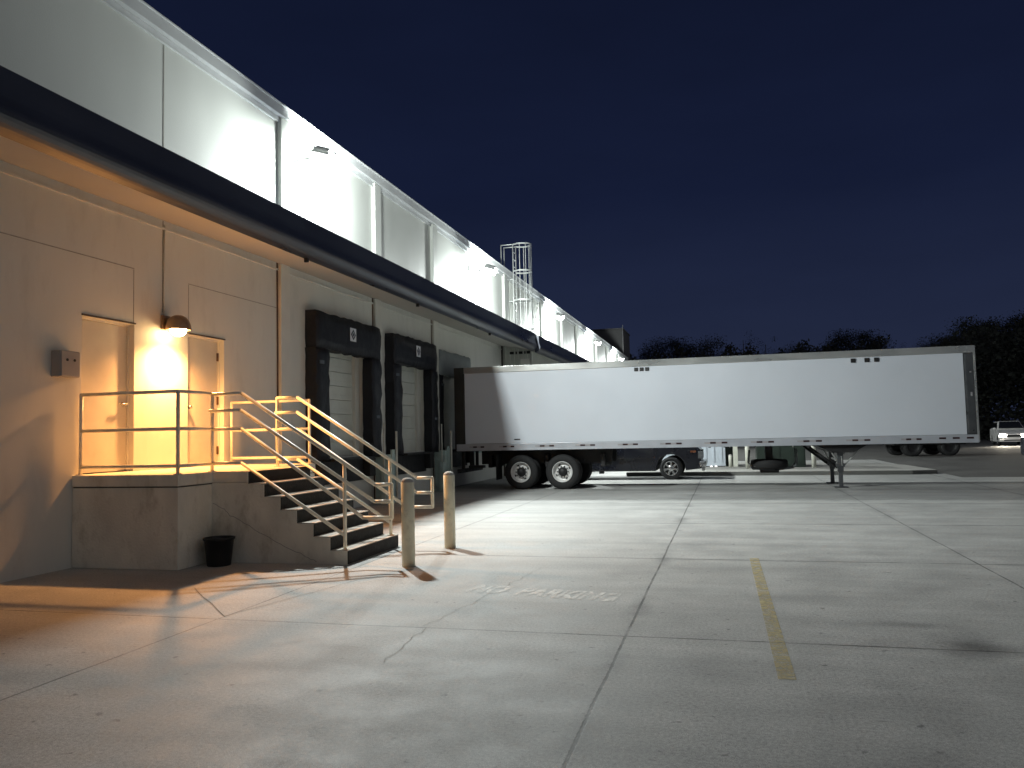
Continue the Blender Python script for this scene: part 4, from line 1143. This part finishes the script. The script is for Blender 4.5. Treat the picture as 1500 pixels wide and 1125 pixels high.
# ------------------------------------------------------------------ sky
w = bpy.data.worlds.new('World'); scene.world = w; w.use_nodes = True
nt = w.node_tree; N = nt.nodes; L = nt.links
bg = N['Background']
tc = N.new('ShaderNodeTexCoord'); sx = N.new('ShaderNodeSeparateXYZ'); L.new(tc.outputs['Generated'], sx.inputs[0])
cr = N.new('ShaderNodeValToRGB'); L.new(sx.outputs[2], cr.inputs[0])
e = cr.color_ramp.elements
e[0].position = 0.0; e[0].color = (.0200, .0260, .054, 1)
e[1].position = 0.75; e[1].color = (.0035, .0055, .017, 1)
k = cr.color_ramp.elements.new(.10); k.color = (.0150, .0210, .049, 1)
k = cr.color_ramp.elements.new(.28); k.color = (.0072, .0112, .033, 1)
L.new(cr.outputs[0], bg.inputs['Color']); bg.inputs['Strength'].default_value = 1.0

nz = N.new('ShaderNodeTexNoise'); nz.inputs['Scale'].default_value = 2.2; nz.inputs['Detail'].default_value = 5
mp_ = N.new('ShaderNodeMapping'); mp_.inputs['Scale'].default_value = (1, 1, 3.5)
L.new(tc.outputs['Generated'], mp_.inputs[0]); L.new(mp_.outputs[0], nz.inputs['Vector'])
mr_ = N.new('ShaderNodeMapRange'); mr_.inputs[1].default_value = .3; mr_.inputs[2].default_value = .7; mr_.inputs[3].default_value = .88; mr_.inputs[4].default_value = 1.14
L.new(nz.outputs['Fac'], mr_.inputs[0])
mx_ = N.new('ShaderNodeMix'); mx_.data_type = 'RGBA'; mx_.blend_type = 'MULTIPLY'; mx_.inputs[0].default_value = 1
L.new(cr.outputs[0], mx_.inputs[6]); L.new(mr_.outputs[0], mx_.inputs[7]); L.new(mx_.outputs[2], bg.inputs['Color'])
# soft fill added behind the camera to lift the shaded faces, no known source
su = bpy.data.lights.new('fill_sun', 'SUN'); su.energy = .20; su.angle = R(75); su.color = (1.0, .96, .88)
so = bpy.data.objects.new('fill_sun', su); col.objects.link(so); so.location = (10, -20, 30)
so.rotation_euler = Vector((-1.0, .62, -.55)).to_track_quat('-Z', 'Y').to_euler()

# ------------------------------------------------------------------ camera
cam = bpy.data.cameras.new('camera'); co = bpy.data.objects.new('camera', cam); col.objects.link(co)
cam.sensor_width = 36; cam.sensor_fit = 'HORIZONTAL'; cam.lens = 36 * 1180 / 1500
cam.clip_start = .05; cam.clip_end = 2000
m3 = Matrix(((0.96661984, 0.03719827, 0.25350026), (0.25524942, -0.05399507, -0.96536639), (-0.02222219, 0.9978481, -0.06168754)))
co.matrix_world = Matrix.Translation((0, 0, 1.62)) @ m3.to_4x4()
scene.camera = co
vs = scene.view_settings; vs.view_transform = 'Standard'; vs.look = 'None'; vs.exposure = 0; vs.gamma = 1
scene.cycles.max_bounces = 6
scene.cycles.sample_clamp_indirect = 6
